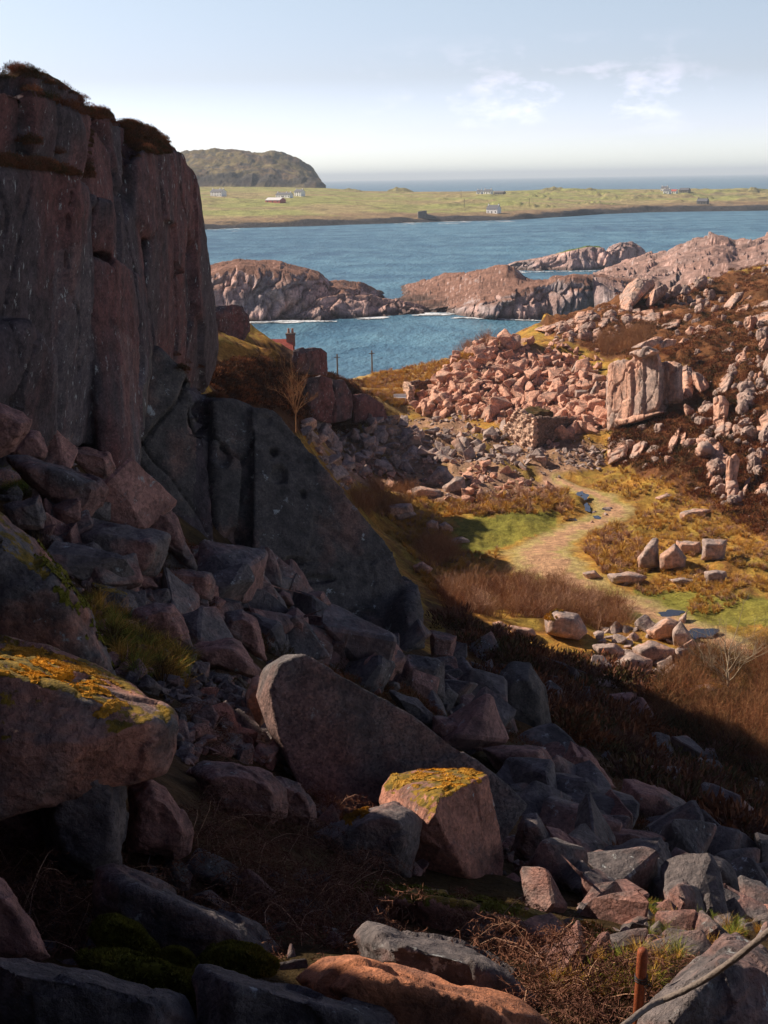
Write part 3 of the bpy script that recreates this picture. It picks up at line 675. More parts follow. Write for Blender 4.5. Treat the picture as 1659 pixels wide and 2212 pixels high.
# ---------------------------------------------------------------- hand-shaped boulders
HERO_OUT = []
def hero(label, pts, d, thick=.8, mat=None, extra=None, group=None, vox=44, amp=1.25, slope=.35, name='boulder', cat='boulder', lean=0., sm=2, skew=0., bulge=.16):
    "pts: outline; d: distance of its face, or one per outline spot; extra: further corners (x, y, distance)"
    pts = [(float(a), float(b)) for a, b in pts]; xs = [a for a, b in pts]; ys = [b for a, b in pts]
    w = max(max(xs)-min(xs), (max(ys)-min(ys))); s = w*(d if np.isscalar(d) else np.mean(d))/F*1.02
    y0, y1 = min(ys), max(ys); cx, cy = np.mean(xs), np.mean(ys)
    H = []
    for i, (a, b) in enumerate(pts):
        dd = (d if np.isscalar(d) else d[i])+skew*s*(a-cx)/w
        k = 1-(b-y0)/(y1-y0+1e-6)
        H.append(P(a, b, dd+(slope*s*k if np.isscalar(d) else 0)))
        H.append(P(cx+(a-cx)*.82, cy+(b-cy)*.72+.06*(y1-y0), dd+thick*s+slope*s*k*.5))
        if extra is None: H.append(P(cx+(a-cx)*.62+lean*w, cy+(b-cy)*.60+.04*(y1-y0), dd-bulge*s))
    if extra:
        for e in extra: H.append(P(*e))
    H = np.array(H); base = H.mean(0); base[2] = H[:, 2].min()
    me = remeshed([list(H-base)], max(s/vox, .012), sm)
    rough(me, s*.022*amp, s*.35, crack=0, oct=5, seed=base[0]*3.1+base[1])
    V = getv(me); Nn = getn(me); f1, f2, cid = worley((V+base)/(s*.33)); setv(me, V+Nn*((cid[:, 0]-.5)*s*.035*amp)[:, None])
    o = link(name, me, mat or MG, loc=base)
    tag(o, label, cat, group)
    HERO_OUT.append([(a, b) for a, b in pts])
    return o
R1 = hero('large near boulder at the left edge with orange moss across its sloping sunlit top', [(-60,1378),(0,1385),(100,1398),(230,1450),(300,1495),(368,1530),(386,1570),(382,1622),(355,1665),(300,1680),(262,1655),(120,1660),(0,1760),(-60,1780)],
     [9.6,9.6,9.6,9.4,9.2,8.7,8.5,8.5,8.4,8.3,8.2,8.0,7.9,7.9], .9, MGM, extra=[(-60,1455,8.2),(0,1452,8.2),(100,1480,8.2),(180,1530,8.2),(255,1552,8.2),(320,1560,8.25),(0,1600,7.9),(200,1610,8.0)], vox=60)
hero('upright grey block wedged under the big moss-topped boulder', [(110,1645),(220,1622),(272,1668),(276,1760),(262,1865),(200,1905),(110,1870),(80,1750)], 8.3, .7, MGG, vox=44)
hero('dark stone in the gap under the left end of the big moss-topped boulder', [(-60,1700),(0,1705),(80,1700),(118,1780),(70,1850),(0,1862),(-60,1860)], 8.9, .7, MG)
hero('rounded reddish boulder right of the upright grey block in the lower left', [(275,1700),(320,1684),(360,1700),(398,1755),(417,1800),(410,1842),(380,1858),(275,1835)], 9.3, .8, MG)
hero('smooth humped boulder left of the great tilted slab, brown bracken at its foot', [(412,1662),(440,1645),(500,1646),(560,1660),(600,1680),(622,1705),(618,1765),(590,1782),(520,1775),(450,1745)], 11.8, .8, MG)
hero('darker block tucked between the humped boulder and the great tilted slab', [(590,1672),(650,1694),(683,1740),(680,1785),(615,1775)], 12.6, .8, MG)
hero('long low diagonal slab in the bottom left with pale lichen spots', [(200,1868),(240,1860),(300,1900),(345,1942),(430,1950),(500,1970),(560,2002),(600,2050),(608,2092),(560,2125),(430,2080),(330,2060),(230,2000),(190,1950)], 7.2, .45, MGG, vox=60)
hero('grey slab cut off by the bottom left corner', [(-60,2050),(60,2070),(200,2090),(300,2130),(400,2152),(426,2215),(430,2300),(-60,2300)], 5.2, .6, MGG, vox=50)
hero('reddish boulder at the left edge above the corner slab', [(-60,1860),(0,1895),(35,1935),(66,1995),(112,2068),(80,2085),(-60,2090)], 5.9, .6, MG)
hero('dark lichened slab in the bottom middle beneath moss cushions', [(425,2085),(500,2098),(600,2118),(700,2148),(830,2185),(905,2260),(420,2300)], 5.3, .5, MGG, vox=50)
hero('orange-pink sunlit slab at the bottom centre with a sharp ridge', [(635,2112),(690,2070),(740,2058),(800,2072),(900,2098),(980,2125),(1110,2165),(1185,2215),(1260,2300),(820,2300),(700,2190)], 5.7, .5, granite('rust_granite', pink=(.46,.19,.10), grey=(.25,.13,.10), bias=.2, lichen=.3), vox=60)
hero('grey-pink slab behind the bottom centre sunlit slab', [(758,2020),(790,1990),(815,1990),(860,2012),(920,2026),(990,2040),(1060,2070),(1130,2120),(1200,2170),(1290,2235),(1200,2250),(900,2130),(770,2075)], 6.9, .45, MGG, vox=60)
SLABM = granite('slab_face', pink=(.21,.135,.125), grey=(.13,.12,.125), bias=-.03, lichen=.15, grain=30, speck=.75)
_f = pl([(604,1432),(656,1413),(706,1441),(768,1478),(893,1545),(968,1599),(1027,1649),(1102,1699),(1139,1741),(1089,1816),(1050,1870),(900,1860),(768,1800),(700,1750),(640,1690),(600,1590),(580,1490)], (850,1650,15.6), (.30,-.88,.36))
_l = [(614,1415,_f[0][2]+.55),(566,1444,_f[0][2]+.75),(552,1503,_f[-1][2]+.6),(574,1570,_f[-2][2]+.4),(593,1607,_f[-2][2]+.3)]
R11 = hero('great tilted slab with a broad flat dark face in the middle of the foreground', [(a, b) for a, b, c in _f+_l], [c for a, b, c in _f+_l], .22, SLABM, extra=[], vox=100, amp=.4)
hero('thin orange-lit flake behind the left edge of the great tilted slab', [(528,1500),(545,1462),(562,1458),(578,1550),(566,1584),(535,1560)], 17.6, .6, MGL)
R13 = hero('upright boulder with orange moss on top and a brightly sunlit left side, centre foreground', [(820,1730),(825,1699),(843,1674),(893,1662),(955,1660),(1039,1667),(1052,1675),(1061,1757),(1089,1841),(1085,1941),(1040,1940),(940,1905),(880,1880)],
     [14.4,14.5,14.7,14.9,15,14.7,14.2,14.2,14.1,13.8,13.6,13.4,13.5], .8, MGM, extra=[(948,1722,13.3),(940,1757,13.1),(905,1800,13.2),(1000,1880,13.2)], vox=70, amp=.7)
hero('dark wedge-shaped boulder leaning on the moss-topped upright boulder', [(665,1812),(740,1788),(768,1766),(785,1745),(818,1735),(852,1731),(893,1749),(913,1770),(907,1820),(882,1900),(768,1890),(752,1858)], 12.9, .6, MG, vox=50)
hero('long flat slab below the moss-topped upright boulder with green moss along it', [(764,1905),(893,1918),(1043,1950),(1143,1964),(1240,1990),(1246,2032),(1180,2034),(1040,2012),(925,1988),(925,2032),(880,2028),(845,1980),(765,1935)], 10.2, .4, MGM, vox=60)
hero('short grey stone propping the long flat slab', [(1080,2020),(1172,2028),(1172,2140),(1100,2105),(1075,2060)], 9.3, .6, MGG)
hero('sunlit block with a spot of yellow moss above the rusty post', [(1221,1983),(1247,1979),(1277,1998),(1314,2013),(1334,2031),(1336,2069),(1300,2088),(1240,2061)], 10.2, .8, MGM)
hero('pale knobbly stone catching the sun, left one of a touching pair right of centre', [(1339,1934),(1356,1928),(1386,1941),(1403,1955),(1404,1985),(1374,1982),(1341,1958)], 13.6, .8, MG)
hero('pale rounded stone catching the sun, right one of a touching pair right of centre', [(1402,1953),(1427,1947),(1444,1956),(1443,1972),(1416,1985)], 13.4, .8, MG)
hero('low rounded stone right of the rusty post top, sun along its back', [(1442,2012),(1461,2001),(1487,2016),(1513,2046),(1513,2072),(1479,2060)], 11.2, .8, MG)
hero('large boulder in the bottom right corner with a sunlit left edge, behind the wire rope', [(1592,2013),(1569,2018),(1536,2061),(1479,2106),(1434,2144),(1380,2190),(1380,2260),(1720,2280),(1720,2110),(1650,2045)], [6.9,6.8,6.5,6.3,6.1,5.9,5.8,5.8,6.2,6.6], .8, MGG, extra=[(1560,2080,5.9),(1500,2150,5.7),(1450,2210,5.6)], vox=60)
hero('small rounded stone against the right foot of the moss-topped upright boulder', [(1087,1897),(1110,1884),(1132,1905),(1152,1950),(1140,1965),(1085,1945)], 13.8, .8, MG)
for lab, pts, d, mt in [
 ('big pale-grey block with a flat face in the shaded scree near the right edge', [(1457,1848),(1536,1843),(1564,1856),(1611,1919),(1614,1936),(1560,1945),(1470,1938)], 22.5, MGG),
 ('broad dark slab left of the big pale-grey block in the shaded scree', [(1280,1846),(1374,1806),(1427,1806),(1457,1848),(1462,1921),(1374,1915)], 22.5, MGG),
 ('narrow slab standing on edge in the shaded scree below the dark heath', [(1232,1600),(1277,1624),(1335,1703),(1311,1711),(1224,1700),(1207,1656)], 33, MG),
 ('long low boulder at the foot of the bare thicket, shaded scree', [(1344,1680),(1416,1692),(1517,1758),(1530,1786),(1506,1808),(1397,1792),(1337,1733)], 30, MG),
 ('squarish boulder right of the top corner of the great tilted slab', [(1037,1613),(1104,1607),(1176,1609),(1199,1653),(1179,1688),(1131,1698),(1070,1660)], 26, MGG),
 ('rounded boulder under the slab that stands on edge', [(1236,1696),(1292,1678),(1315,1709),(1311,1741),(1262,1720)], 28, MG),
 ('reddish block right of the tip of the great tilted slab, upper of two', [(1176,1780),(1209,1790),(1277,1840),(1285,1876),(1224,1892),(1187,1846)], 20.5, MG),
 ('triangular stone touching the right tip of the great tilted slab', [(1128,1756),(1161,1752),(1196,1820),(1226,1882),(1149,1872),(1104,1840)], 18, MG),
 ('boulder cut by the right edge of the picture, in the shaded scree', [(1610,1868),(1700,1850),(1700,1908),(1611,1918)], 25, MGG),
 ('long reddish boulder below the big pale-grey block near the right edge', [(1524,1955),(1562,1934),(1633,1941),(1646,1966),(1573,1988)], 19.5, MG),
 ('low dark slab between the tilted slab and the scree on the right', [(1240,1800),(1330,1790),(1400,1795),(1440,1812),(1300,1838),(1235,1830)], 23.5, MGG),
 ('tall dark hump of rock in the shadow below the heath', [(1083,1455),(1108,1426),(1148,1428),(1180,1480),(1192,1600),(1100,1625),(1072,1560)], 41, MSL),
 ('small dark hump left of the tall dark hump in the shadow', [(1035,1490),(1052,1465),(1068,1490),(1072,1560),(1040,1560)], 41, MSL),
 ('pointed mossy stone left of the dark humps', [(1020,1640),(1048,1608),(1080,1650),(1100,1690),(1030,1690)], 27, MG),
 # slope under the cliff, from the left
 ('dark boulder at the left edge below the cliff, highest of the slope', [(-40,870),(0,868),(32,882),(71,904),(64,930),(30,975),(-40,1000)], 23, MG),
 ('pink angular block under the highest dark boulder at the left edge', [(20,978),(63,926),(86,930),(104,975),(98,992),(40,1000)], 22.2, MG),
 ('block with a glowing top edge below the tuft of sunlit grass', [(6,1092),(86,1066),(99,1117),(97,1145),(24,1140)], 19, MG),
 ('pink block against the foot of the cliff pillar', [(142,962),(206,970),(237,978),(248,1010),(237,1032),(202,1032),(140,996)], 34, MG),
 ('wide overhanging slab with a black and white lichened top below the cliff', [(12,985),(71,987),(131,1004),(222,1038),(234,1056),(222,1094),(198,1123),(131,1119),(90,1060)], 26.5, MGG),
 ('reddish block tucked behind the overhanging slab', [(214,1034),(253,1034),(265,1086),(237,1117),(214,1121)], 29, MG),
 ('smooth light-grey slab leaning at the foot of the cliff', [(267,1074),(317,1068),(368,1092),(386,1135),(420,1208),(424,1230),(380,1210),(297,1140)], 34, MGG),
 ('big dark block with a pink right end in the middle of the slope', [(139,1133),(190,1121),(348,1149),(366,1157),(356,1195),(340,1238),(301,1258),(237,1250),(182,1222)], 25, MG),
 ('pink boulder right of the big dark block, on the slope', [(346,1222),(396,1227),(459,1235),(468,1256),(455,1300),(404,1294),(340,1262)], 29, MG),
 ('flat stone with moss below the big dark block', [(194,1258),(253,1271),(281,1288),(277,1320),(222,1313)], 21.5, MGM),
 ('pink-sided boulder above the rough grass on the slope', [(290,1314),(332,1303),(372,1306),(404,1350),(417,1400),(356,1394),(277,1341)], 22.5, MG),
 ('pale boulder with a small sunlit cap, upper one on the slope', [(487,1320),(522,1314),(554,1334),(562,1367),(576,1428),(526,1402),(472,1360)], 24.5, MG),
 ('sunlit white-topped boulder behind the left tip of the great tilted slab', [(396,1408),(435,1386),(499,1381),(518,1390),(568,1448),(556,1470),(500,1450),(430,1430)], 18.3, MG),
 ('big lichened rock sloping steeply at the left edge, above the moss-topped boulder', [(-60,1040),(24,1115),(79,1163),(127,1212),(178,1309),(222,1416),(256,1472),(100,1500),(-60,1510)], 14.0, MGM),
 ('angular stone leaning on the foot of the smooth slab of the cliff', [(640,1275),(700,1275),(714,1303),(703,1340),(642,1312)], 39, MG),
 ('upright pink-edged stone behind the great tilted slab', [(576,1346),(642,1309),(667,1335),(668,1414),(601,1384)], 28, MG),
 ('huge reddish boulder behind the great tilted slab', [(668,1346),(700,1338),(771,1335),(832,1367),(843,1400),(874,1418),(870,1458),(804,1450),(689,1408)], 31, MG),
 ('pale angular block right of the huge reddish boulder', [(872,1414),(960,1424),(955,1465),(960,1506),(880,1514),(832,1482)], 30, MGG),
 ('grey block at the toe of the smooth slab of the cliff', [(928,1360),(988,1373),(976,1424),(930,1420)], 45, MGG),
 ('pink boulder below the pale angular block', [(935,1545),(985,1550),(1025,1590),(1045,1622),(1000,1622),(930,1580)], 24, MG),
 ('low grey boulder above the right shoulder of the great tilted slab', [(840,1490),(900,1510),(935,1545),(940,1575),(870,1545)], 23, MGG),
]:
    xs = [a for a, b in pts]; ys = [b for a, b in pts]; g = drop(float(np.mean(xs)), max(ys)-4.)
    if g is not None and d > 12.5 and min(xs) > -30 and 'hump' not in lab: d = float(np.clip(g[1]+.15*(max(xs)-min(xs))*g[1]/F, d*.68, d*1.2))
    hero(lab, pts, d, .7, mt, vox=40)
# valley boulders
MV = granite('valley_granite', pink=(.55, .33, .24), grey=(.36, .28, .25), bias=-.02, lichen=.15, bscale=.8, grain=10, speck=.3)
for lab, pts in [
 ('dark flat-topped slab on the moor, behind its pinker neighbour', [(826,1091),(889,1087),(895,1107),(836,1121)]),
 ('pinkish plank-shaped slab on the moor in front of the dark flat-topped slab', [(846,1111),(892,1101),(903,1112),(857,1127)]),
 ('round brown boulder on the moor left of the green turf', [(920,1130),(930,1122),(946,1126),(949,1142),(936,1148),(921,1143)]),
 ('pale stone touching the round brown boulder', [(946,1134),(962,1126),(979,1138),(980,1150),(950,1148)]),
 ('low grey block on the moor below the pale stone', [(970,1163),(1000,1159),(1015,1168),(1010,1181),(968,1182)]),
 ('leaning triangular block, left one of the four big blocks on the grass at right', [(1375,1206),(1409,1163),(1422,1161),(1424,1226),(1380,1228)]),
 ('dark tilted block, second of the four big blocks on the grass at right', [(1424,1199),(1458,1173),(1485,1205),(1479,1228),(1426,1230)]),
 ('brown block behind, third of the four big blocks on the grass at right', [(1460,1168),(1513,1170),(1517,1196),(1466,1201)]),
 ('cubic block standing apart, right one of the four big blocks on the grass at right', [(1516,1163),(1572,1165),(1565,1214),(1515,1211)]),
 ('low pale boulder at the edge of the track', [(1308,1240),(1362,1233),(1401,1246),(1380,1264),(1325,1262)]),
 ('squat block on the dark heather below the cubic block', [(1520,1235),(1545,1230),(1570,1234),(1573,1258),(1526,1261)]),
 ('small flat stones patch at the track side', [(1255,1237),(1285,1232),(1300,1248),(1270,1254)]),
 ('flat pale stone in the grass left of the squat block', [(1446,1252),(1475,1246),(1507,1254),(1490,1266),(1460,1264)]),
 ('flat rounded boulder in the grass right of the bend in the track', [(1467,1108),(1500,1098),(1538,1102),(1522,1116),(1470,1123)]),
 ('small rounded boulder up the grass from the bend in the track', [(1413,1076),(1440,1065),(1469,1078),(1440,1087)]),
 ('small bright pink stone at the shadow edge', [(1063,1345),(1078,1340),(1096,1350),(1100,1372),(1066,1368)]),
 ('flat grey stone beside the small bright pink stone', [(1095,1350),(1152,1358),(1160,1372),(1111,1378)]),
 ('big grey boulder with a mossy left shoulder at the edge of the bare thicket', [(1174,1335),(1204,1318),(1251,1324),(1270,1366),(1251,1386),(1178,1370)]),
 ('dark craggy rock beside the puddle', [(1396,1362),(1442,1330),(1467,1340),(1480,1378),(1409,1388)]),
 ('sunlit flat-topped rock below the dark craggy rock', [(1364,1400),(1402,1382),(1461,1400),(1468,1430),(1380,1434)]),
 ('small white stone near the puddle', [(1496,1395),(1515,1388),(1538,1398),(1534,1413),(1498,1412)]),
 ('slanting grey slab below the big mossy-shouldered boulder', [(1278,1392),(1327,1388),(1352,1407),(1333,1434),(1288,1420)]),
 ('dark boulder with a flat face among the rocks below the puddle', [(1318,1434),(1362,1407),(1411,1424),(1404,1468),(1330,1462)]),
 ('pink rock crusted with yellow moss in the bare thicket', [(1412,1502),(1479,1482),(1537,1476),(1568,1484),(1554,1502),(1479,1520)]),
 ('low flat rock at the shadow edge below the dark boulder', [(1332,1478),(1380,1468),(1422,1480),(1420,1496),(1350,1494)]),
 ('pale pointed stone below the smooth slab of the cliff, in the grass', [(890,1222),(912,1212),(936,1228),(925,1240),(897,1238)]),
 ('large rough block leaning in the rubble, centre of the valley', [(918,1045),(945,1005),(965,1008),(985,1035),(972,1052),(930,1055)]),
 ('grey wedge-shaped block right of the large rough block in the rubble', [(955,1052),(985,1028),(1003,1030),(1008,1062),(962,1068)]),
 ('long block lying at the front of the rubble', [(888,1055),(915,1050),(955,1060),(952,1078),(892,1074)]),
 ('standing pointed stone on the green bank above the rubble heap', [(1232,806),(1245,778),(1256,790),(1259,805)]),
 ('square pink block on the brink above the stone hut', [(1241,842),(1270,842),(1270,862),(1242,860)]),
 ('pointed pink block beside the square one on the brink', [(1270,858),(1288,820),(1299,830),(1299,862)]),
]:
    xs = [a for a, b in pts]; ys = [b for a, b in pts]
    g = drop(np.mean(xs), max(ys)-1)
    hero(lab, pts, float(g[1])+.4, .7, MV, vox=20, slope=.25, amp=.9)
# rocks on the bluff behind the cliff
for lab, pts, d in [
 ('tall square-cut boulder standing beside the house chimney', [(634,757),(648,751),(695,750),(706,762),(709,790),(706,812),(640,806),(628,780)], 136),
 ('rounded boulder on the ridge against the water, right of the great cliff', [(455,668),(470,658),(500,656),(522,662),(536,685),(540,712),(520,745),(460,720)], 140),
 ('sheer reddish rock face below the square-cut boulder, left half', [(655,818),(690,812),(716,818),(722,870),(716,915),(660,905)], 141),
 ('sheer reddish rock face below the square-cut boulder, right half', [(716,818),(745,822),(758,850),(760,905),(718,912)], 144),
 ('rounded dark outcrop at the end of the bluff', [(760,850),(795,850),(825,872),(840,905),(830,918),(765,912)], 149),
]:
    hero(lab, pts, d, .9, MCL, vox=44, slope=.04, skew=.8, bulge=.0, sm=1)

# ---------------------------------------------------------------- granite outcrops on the heather slope: bundles of rounded columns
def outcrop(label, cols, d=None, group=None, amp=1., cling=.8, skew=0.):
    "cols: outlines of the single columns"
    HH = []; allp = [q for c in cols for q in c]
    if d is None:
        ys = [b for a, b in allp]; k = int(np.argmax(ys)); g = drop(allp[k][0], allp[k][1]); d = float(g[1])
    for c in cols:
        xs = [a for a, b in c]; ys = [b for a, b in c]; w = (max(xs)-min(xs))*d/F; h = (max(ys)-min(ys))*d/F
        cx, cy = np.mean(xs), np.mean(ys); y0, y1 = min(ys), max(ys); H = []
        gd = drop_many(np.array(c))[:, 1]; d0 = np.nanmin(gd) if not np.isnan(gd).all() else d
        for (a, b), g in zip(c, gd):
            k = 1-(b-y0)/(y1-y0+1e-6); dd = d+k*h*.22+skew*(a-1311)/130.+(2.5 if skew and cx > 1435 else 0)
            if cling and abs(d-d0) < 30 and not np.isnan(g): dd = dd*(1-cling)+min(g, dd+h*2.2)*cling-1.0-.12*w-max(0, d-150)*.04
            H.append(P(a, b, dd)); H.append(P(cx+(a-cx)*.62, cy+(b-cy)*.88, dd-w*.26)); H.append(P(cx+(a-cx)*.9, cy+(b-cy)*.8+.1*(y1-y0), dd+max(w, h*.5)*.9))
        HH.append(H)
    A = np.array([p for H in HH for p in H]); base = A.mean(0); base[2] = A[:, 2].min()
    s = max(np.ptp(A[:, 0]), np.ptp(A[:, 2]))
    me = remeshed([list(np.array(H)-base) for H in HH], max(s/90, .06), 3)
    V = getv(me); Nn = getn(me)
    dd = fbm((V+base)*np.array([1, 1, .5])/1.6, 5)*.11*amp
    f1, f2, cid = worley((V+base)/np.array([1.5, 1.5, 3.6])+fbm((V+base)/2., 2)[:, None]*.2); dd += ((cid[:, 0]-.5)*.22-(1-sstep(0, .08, f2-f1))*.18)*amp
    setv(me, V+Nn*dd[:, None])
    o = link('granite_outcrop', me, MOC, loc=base); tag(o, label, 'outcrop', group); HERO_OUT.append(allp[:0] or [(min(a for a, b in allp), min(b for a, b in allp)), (max(a for a, b in allp), min(b for a, b in allp)), (max(a for a, b in allp), max(b for a, b in allp)), (min(a for a, b in allp), max(b for a, b in allp))])
    return o
outcrop('tall fluted granite cliff on the hillside behind the stone hut', [
 [(1311,790),(1318,780),(1330,779),(1330,860),(1326,925),(1311,936)], [(1328,781),(1336,776),(1345,780),(1345,870),(1338,922),(1326,926)], [(1338,782),(1348,774),(1366,776),(1370,860),(1362,915),(1337,918)], [(1364,778),(1374,760),(1392,758),(1396,860),(1390,900),(1362,912)],
 [(1390,764),(1402,755),(1424,764),(1432,800),(1430,870),(1420,888),(1390,896)], [(1428,784),(1440,778),(1474,786),(1474,866),(1450,874),(1428,878)], [(1358,762),(1400,748),(1425,760),(1380,775)]], 150, cling=0, skew=-5.5, amp=1.15)
outcrop('lone buttress right of the tall fluted granite cliff', [[(1473,792),(1484,786),(1496,793),(1501,833),(1486,878),(1474,868)], [(1496,800),(1520,812),(1532,835),(1515,850),(1500,835)]])
outcrop('rounded block under the left foot of the tall fluted granite cliff', [[(1313,945),(1330,938),(1352,943),(1358,965),(1352,988),(1314,1003)]], 143)
outcrop('layered flat slabs at the foot of the tall fluted granite cliff', [[(1326,908),(1380,890),(1440,878),(1450,890),(1390,904),(1335,918)], [(1392,884),(1430,868),(1455,876),(1440,892)]], 147)
outcrop('slanting rib of granite high on the heather slope', [[(1553,830),(1575,788),(1592,780),(1602,786),(1590,817),(1564,850),(1553,850)]])
outcrop('stacked column of granite in the middle of the heather slope', [[(1543,860),(1562,853),(1575,868),(1570,905),(1544,900)], [(1543,900),(1570,898),(1568,930),(1548,952),(1542,930)], [(1572,905),(1584,915),(1572,945),(1556,950)]])
outcrop('rounded pillar below the stacked column', [[(1537,962),(1552,955),(1562,966),(1561,993),(1548,1021),(1535,1019)], [(1560,975),(1572,985),(1570,1020),(1556,1024)]])
outcrop('long sinuous granite rib low on the heather slope', [[(1572,990),(1589,979),(1599,992),(1590,1035),(1571,1040)], [(1569,1032),(1588,1030),(1601,1060),(1590,1088),(1572,1090)], [(1592,1080),(1610,1040),(1622,1030),(1612,1070),(1598,1092)]])
outcrop('small split pillar left of the long sinuous rib', [[(1503,948),(1520,939),(1528,945),(1527,972),(1505,994)]])
outcrop('diagonal granite rib above the grass slope', [[(1437,978),(1455,935),(1474,916),(1468,945),(1446,982)], [(1470,935),(1484,930),(1480,958),(1468,960)]])
outcrop('low boulder line in the heather left of the diagonal rib', [[(1362,990),(1370,962),(1392,950),(1400,956),(1385,982),(1372,998)], [(1398,975),(1412,962),(1425,968),(1418,985),(1400,990)]])
outcrop('pale knuckle of rock at the right edge low on the slope', [[(1622,1066),(1640,1048),(1660,1042),(1662,1062),(1635,1076)]])
outcrop('rock rib at the right edge halfway up the slope', [[(1640,905),(1655,880),(1690,878),(1690,930),(1650,935)], [(1634,920),(1650,918),(1650,945),(1636,942)]])
outcrop('pillar cut by the right edge above the rock rib', [[(1648,790),(1660,758),(1700,750),(1700,850),(1655,860)]])
outcrop('big smooth dome with a cracked face on the skyline of the near hill', [[(1339,640),(1358,612),(1377,600),(1412,602),(1416,612),(1395,625),(1378,642),(1364,664),(1340,676)]], 232)
outcrop('row of upright blocks under the big smooth dome', [[(1362,672),(1382,666),(1387,696),(1382,727),(1360,722)], [(1385,672),(1410,667),(1417,690),(1412,731),(1384,731)], [(1412,678),(1426,674),(1426,712),(1412,714)], [(1433,672),(1460,668),(1483,675),(1464,706),(1430,714)]], 216)
outcrop('leaning slab right of the big smooth dome', [[(1393,655),(1412,624),(1437,614),(1443,624),(1422,647),(1400,662)]], 226)
outcrop('pale lumps of rock on the skyline right of the dome', [[(1446,638),(1454,620),(1470,612),(1474,632),(1456,642)], [(1468,634),(1474,614),(1485,614),(1494,628),(1485,638)]], 228)
outcrop('pale upright stone, left of the cluster above the rubble heap', [[(1198,690),(1207,686),(1222,685),(1225,713),(1203,723)]], 226)
outcrop('split pale boulder in the cluster above the rubble heap', [[(1223,694),(1240,686),(1240,716),(1226,716)], [(1240,688),(1249,674),(1282,671),(1280,684),(1258,698),(1248,712),(1240,718)]], 222)
outcrop('small stone below the split pale boulder', [[(1249,712),(1258,704),(1268,706),(1267,728),(1250,730)]], 214)
outcrop('flat pale ledge running down to the water', [[(1155,712),(1180,702),(1207,695),(1205,706),(1180,716)]], 228)
outcrop('pale boulder half in heather below the big dome', [[(1290,700),(1300,686),(1316,684),(1314,702),(1300,708)]], 212)
outcrop('brown stones at the top of the green bank', [[(1282,712),(1296,706),(1302,722),(1290,736),(1280,730)], [(1312,716),(1330,712),(1332,730),(1316,734)]], 205)
outcrop('cluster of pale rounded rocks in the heather, upper right', [[(1481,716),(1490,704),(1502,706),(1496,724),(1484,725)], [(1497,712),(1510,701),(1520,706),(1512,735),(1503,736)], [(1508,712),(1530,701),(1546,709),(1538,722),(1528,739),(1508,737)]], 186)
outcrop('fan of long rounded ribs at the right edge, upper slope', [[(1562,662),(1590,632),(1608,630),(1590,656),(1572,672)], [(1588,676),(1606,646),(1622,638),(1630,648),(1612,680)], [(1610,690),(1630,656),(1645,642),(1690,640),(1690,700),(1650,712),(1632,708),(1616,700)]], 205)
outcrop('low humps in the heather above the tall fluted cliff', [[(1364,752),(1392,735),(1430,728),(1432,742),(1400,756)], [(1418,742),(1440,730),(1462,733),(1458,748),(1424,754)]], 160)
outcrop('small outcrop in the heather left of the upper ribs', [[(1466,740),(1478,728),(1490,732),(1484,745)]], 176)

# ---------------------------------------------------------------- loose angular blocks: a few shapes, each copy an object of its own
def proto_rock(i, flat=1.):
    rs = np.random.RandomState(100+i)
    pts = rs.uniform(-1, 1, (11, 3)); pts /= np.abs(pts).max(1)[:, None]**.8
    pts *= np.array([.55, .55*rs.uniform(.55, .95), .5*rs.uniform(.5, .9)*flat])
    bm = bmesh.new(); hull_into(bm, list(pts))
    bmesh.ops.dissolve_limit(bm, angle_limit=.22, verts=bm.verts, edges=bm.edges)
    bmesh.ops.bevel(bm, geom=bm.edges[:], offset=.035, segments=1, affect='EDGES', profile=.5)
    bmesh.ops.triangulate(bm, faces=bm.faces)
    for _ in range(3):
        le = [e for e in bm.edges if e.calc_length() > .2]
        if not le: break
        bmesh.ops.subdivide_edges(bm, edges=le, cuts=1, use_grid_fill=False); bmesh.ops.triangulate(bm, faces=bm.faces)
    bmesh.ops.recalc_face_normals(bm, faces=bm.faces)
    me = bpy.data.meshes.new('rock'); bm.to_mesh(me); bm.free()
    V = getv(me); Nn = getn(me); V += Nn*(fbm(V/.3+i*3.3, 4)*.022)[:, None]; V[:, 2] -= V[:, 2].min()+.06; setv(me, V)
    return me
PROTO = [proto_rock(i) for i in range(22)]; SLABP = [proto_rock(30+i, .5) for i in range(10)]
def proto_round(i):
    rs = np.random.RandomState(500+i); pts = rs.normal(size=(16, 3)); pts /= np.linalg.norm(pts, axis=1)[:, None]; pts *= np.array([.5, .5, .55])*rs.uniform(.8, 1.1, 3)
    h2 = pts[:9]*np.array([.8, .8, .7])+np.array([.3*rs.uniform(-1, 1), .1, -.12]); me = remeshed([list(pts), list(h2)], .085, 3); rough(me, .03, .4, crack=.06, cscale=.42, seed=i*2.7)
    bm = bmesh.new(); bm.from_mesh(me); bmesh.ops.triangulate(bm, faces=bm.faces); bm.to_mesh(me); bm.free(); V = getv(me); V[:, 2] -= V[:, 2].min()+.1; setv(me, V); return me
ROUNDP = [proto_round(i) for i in range(9)]
REC = []
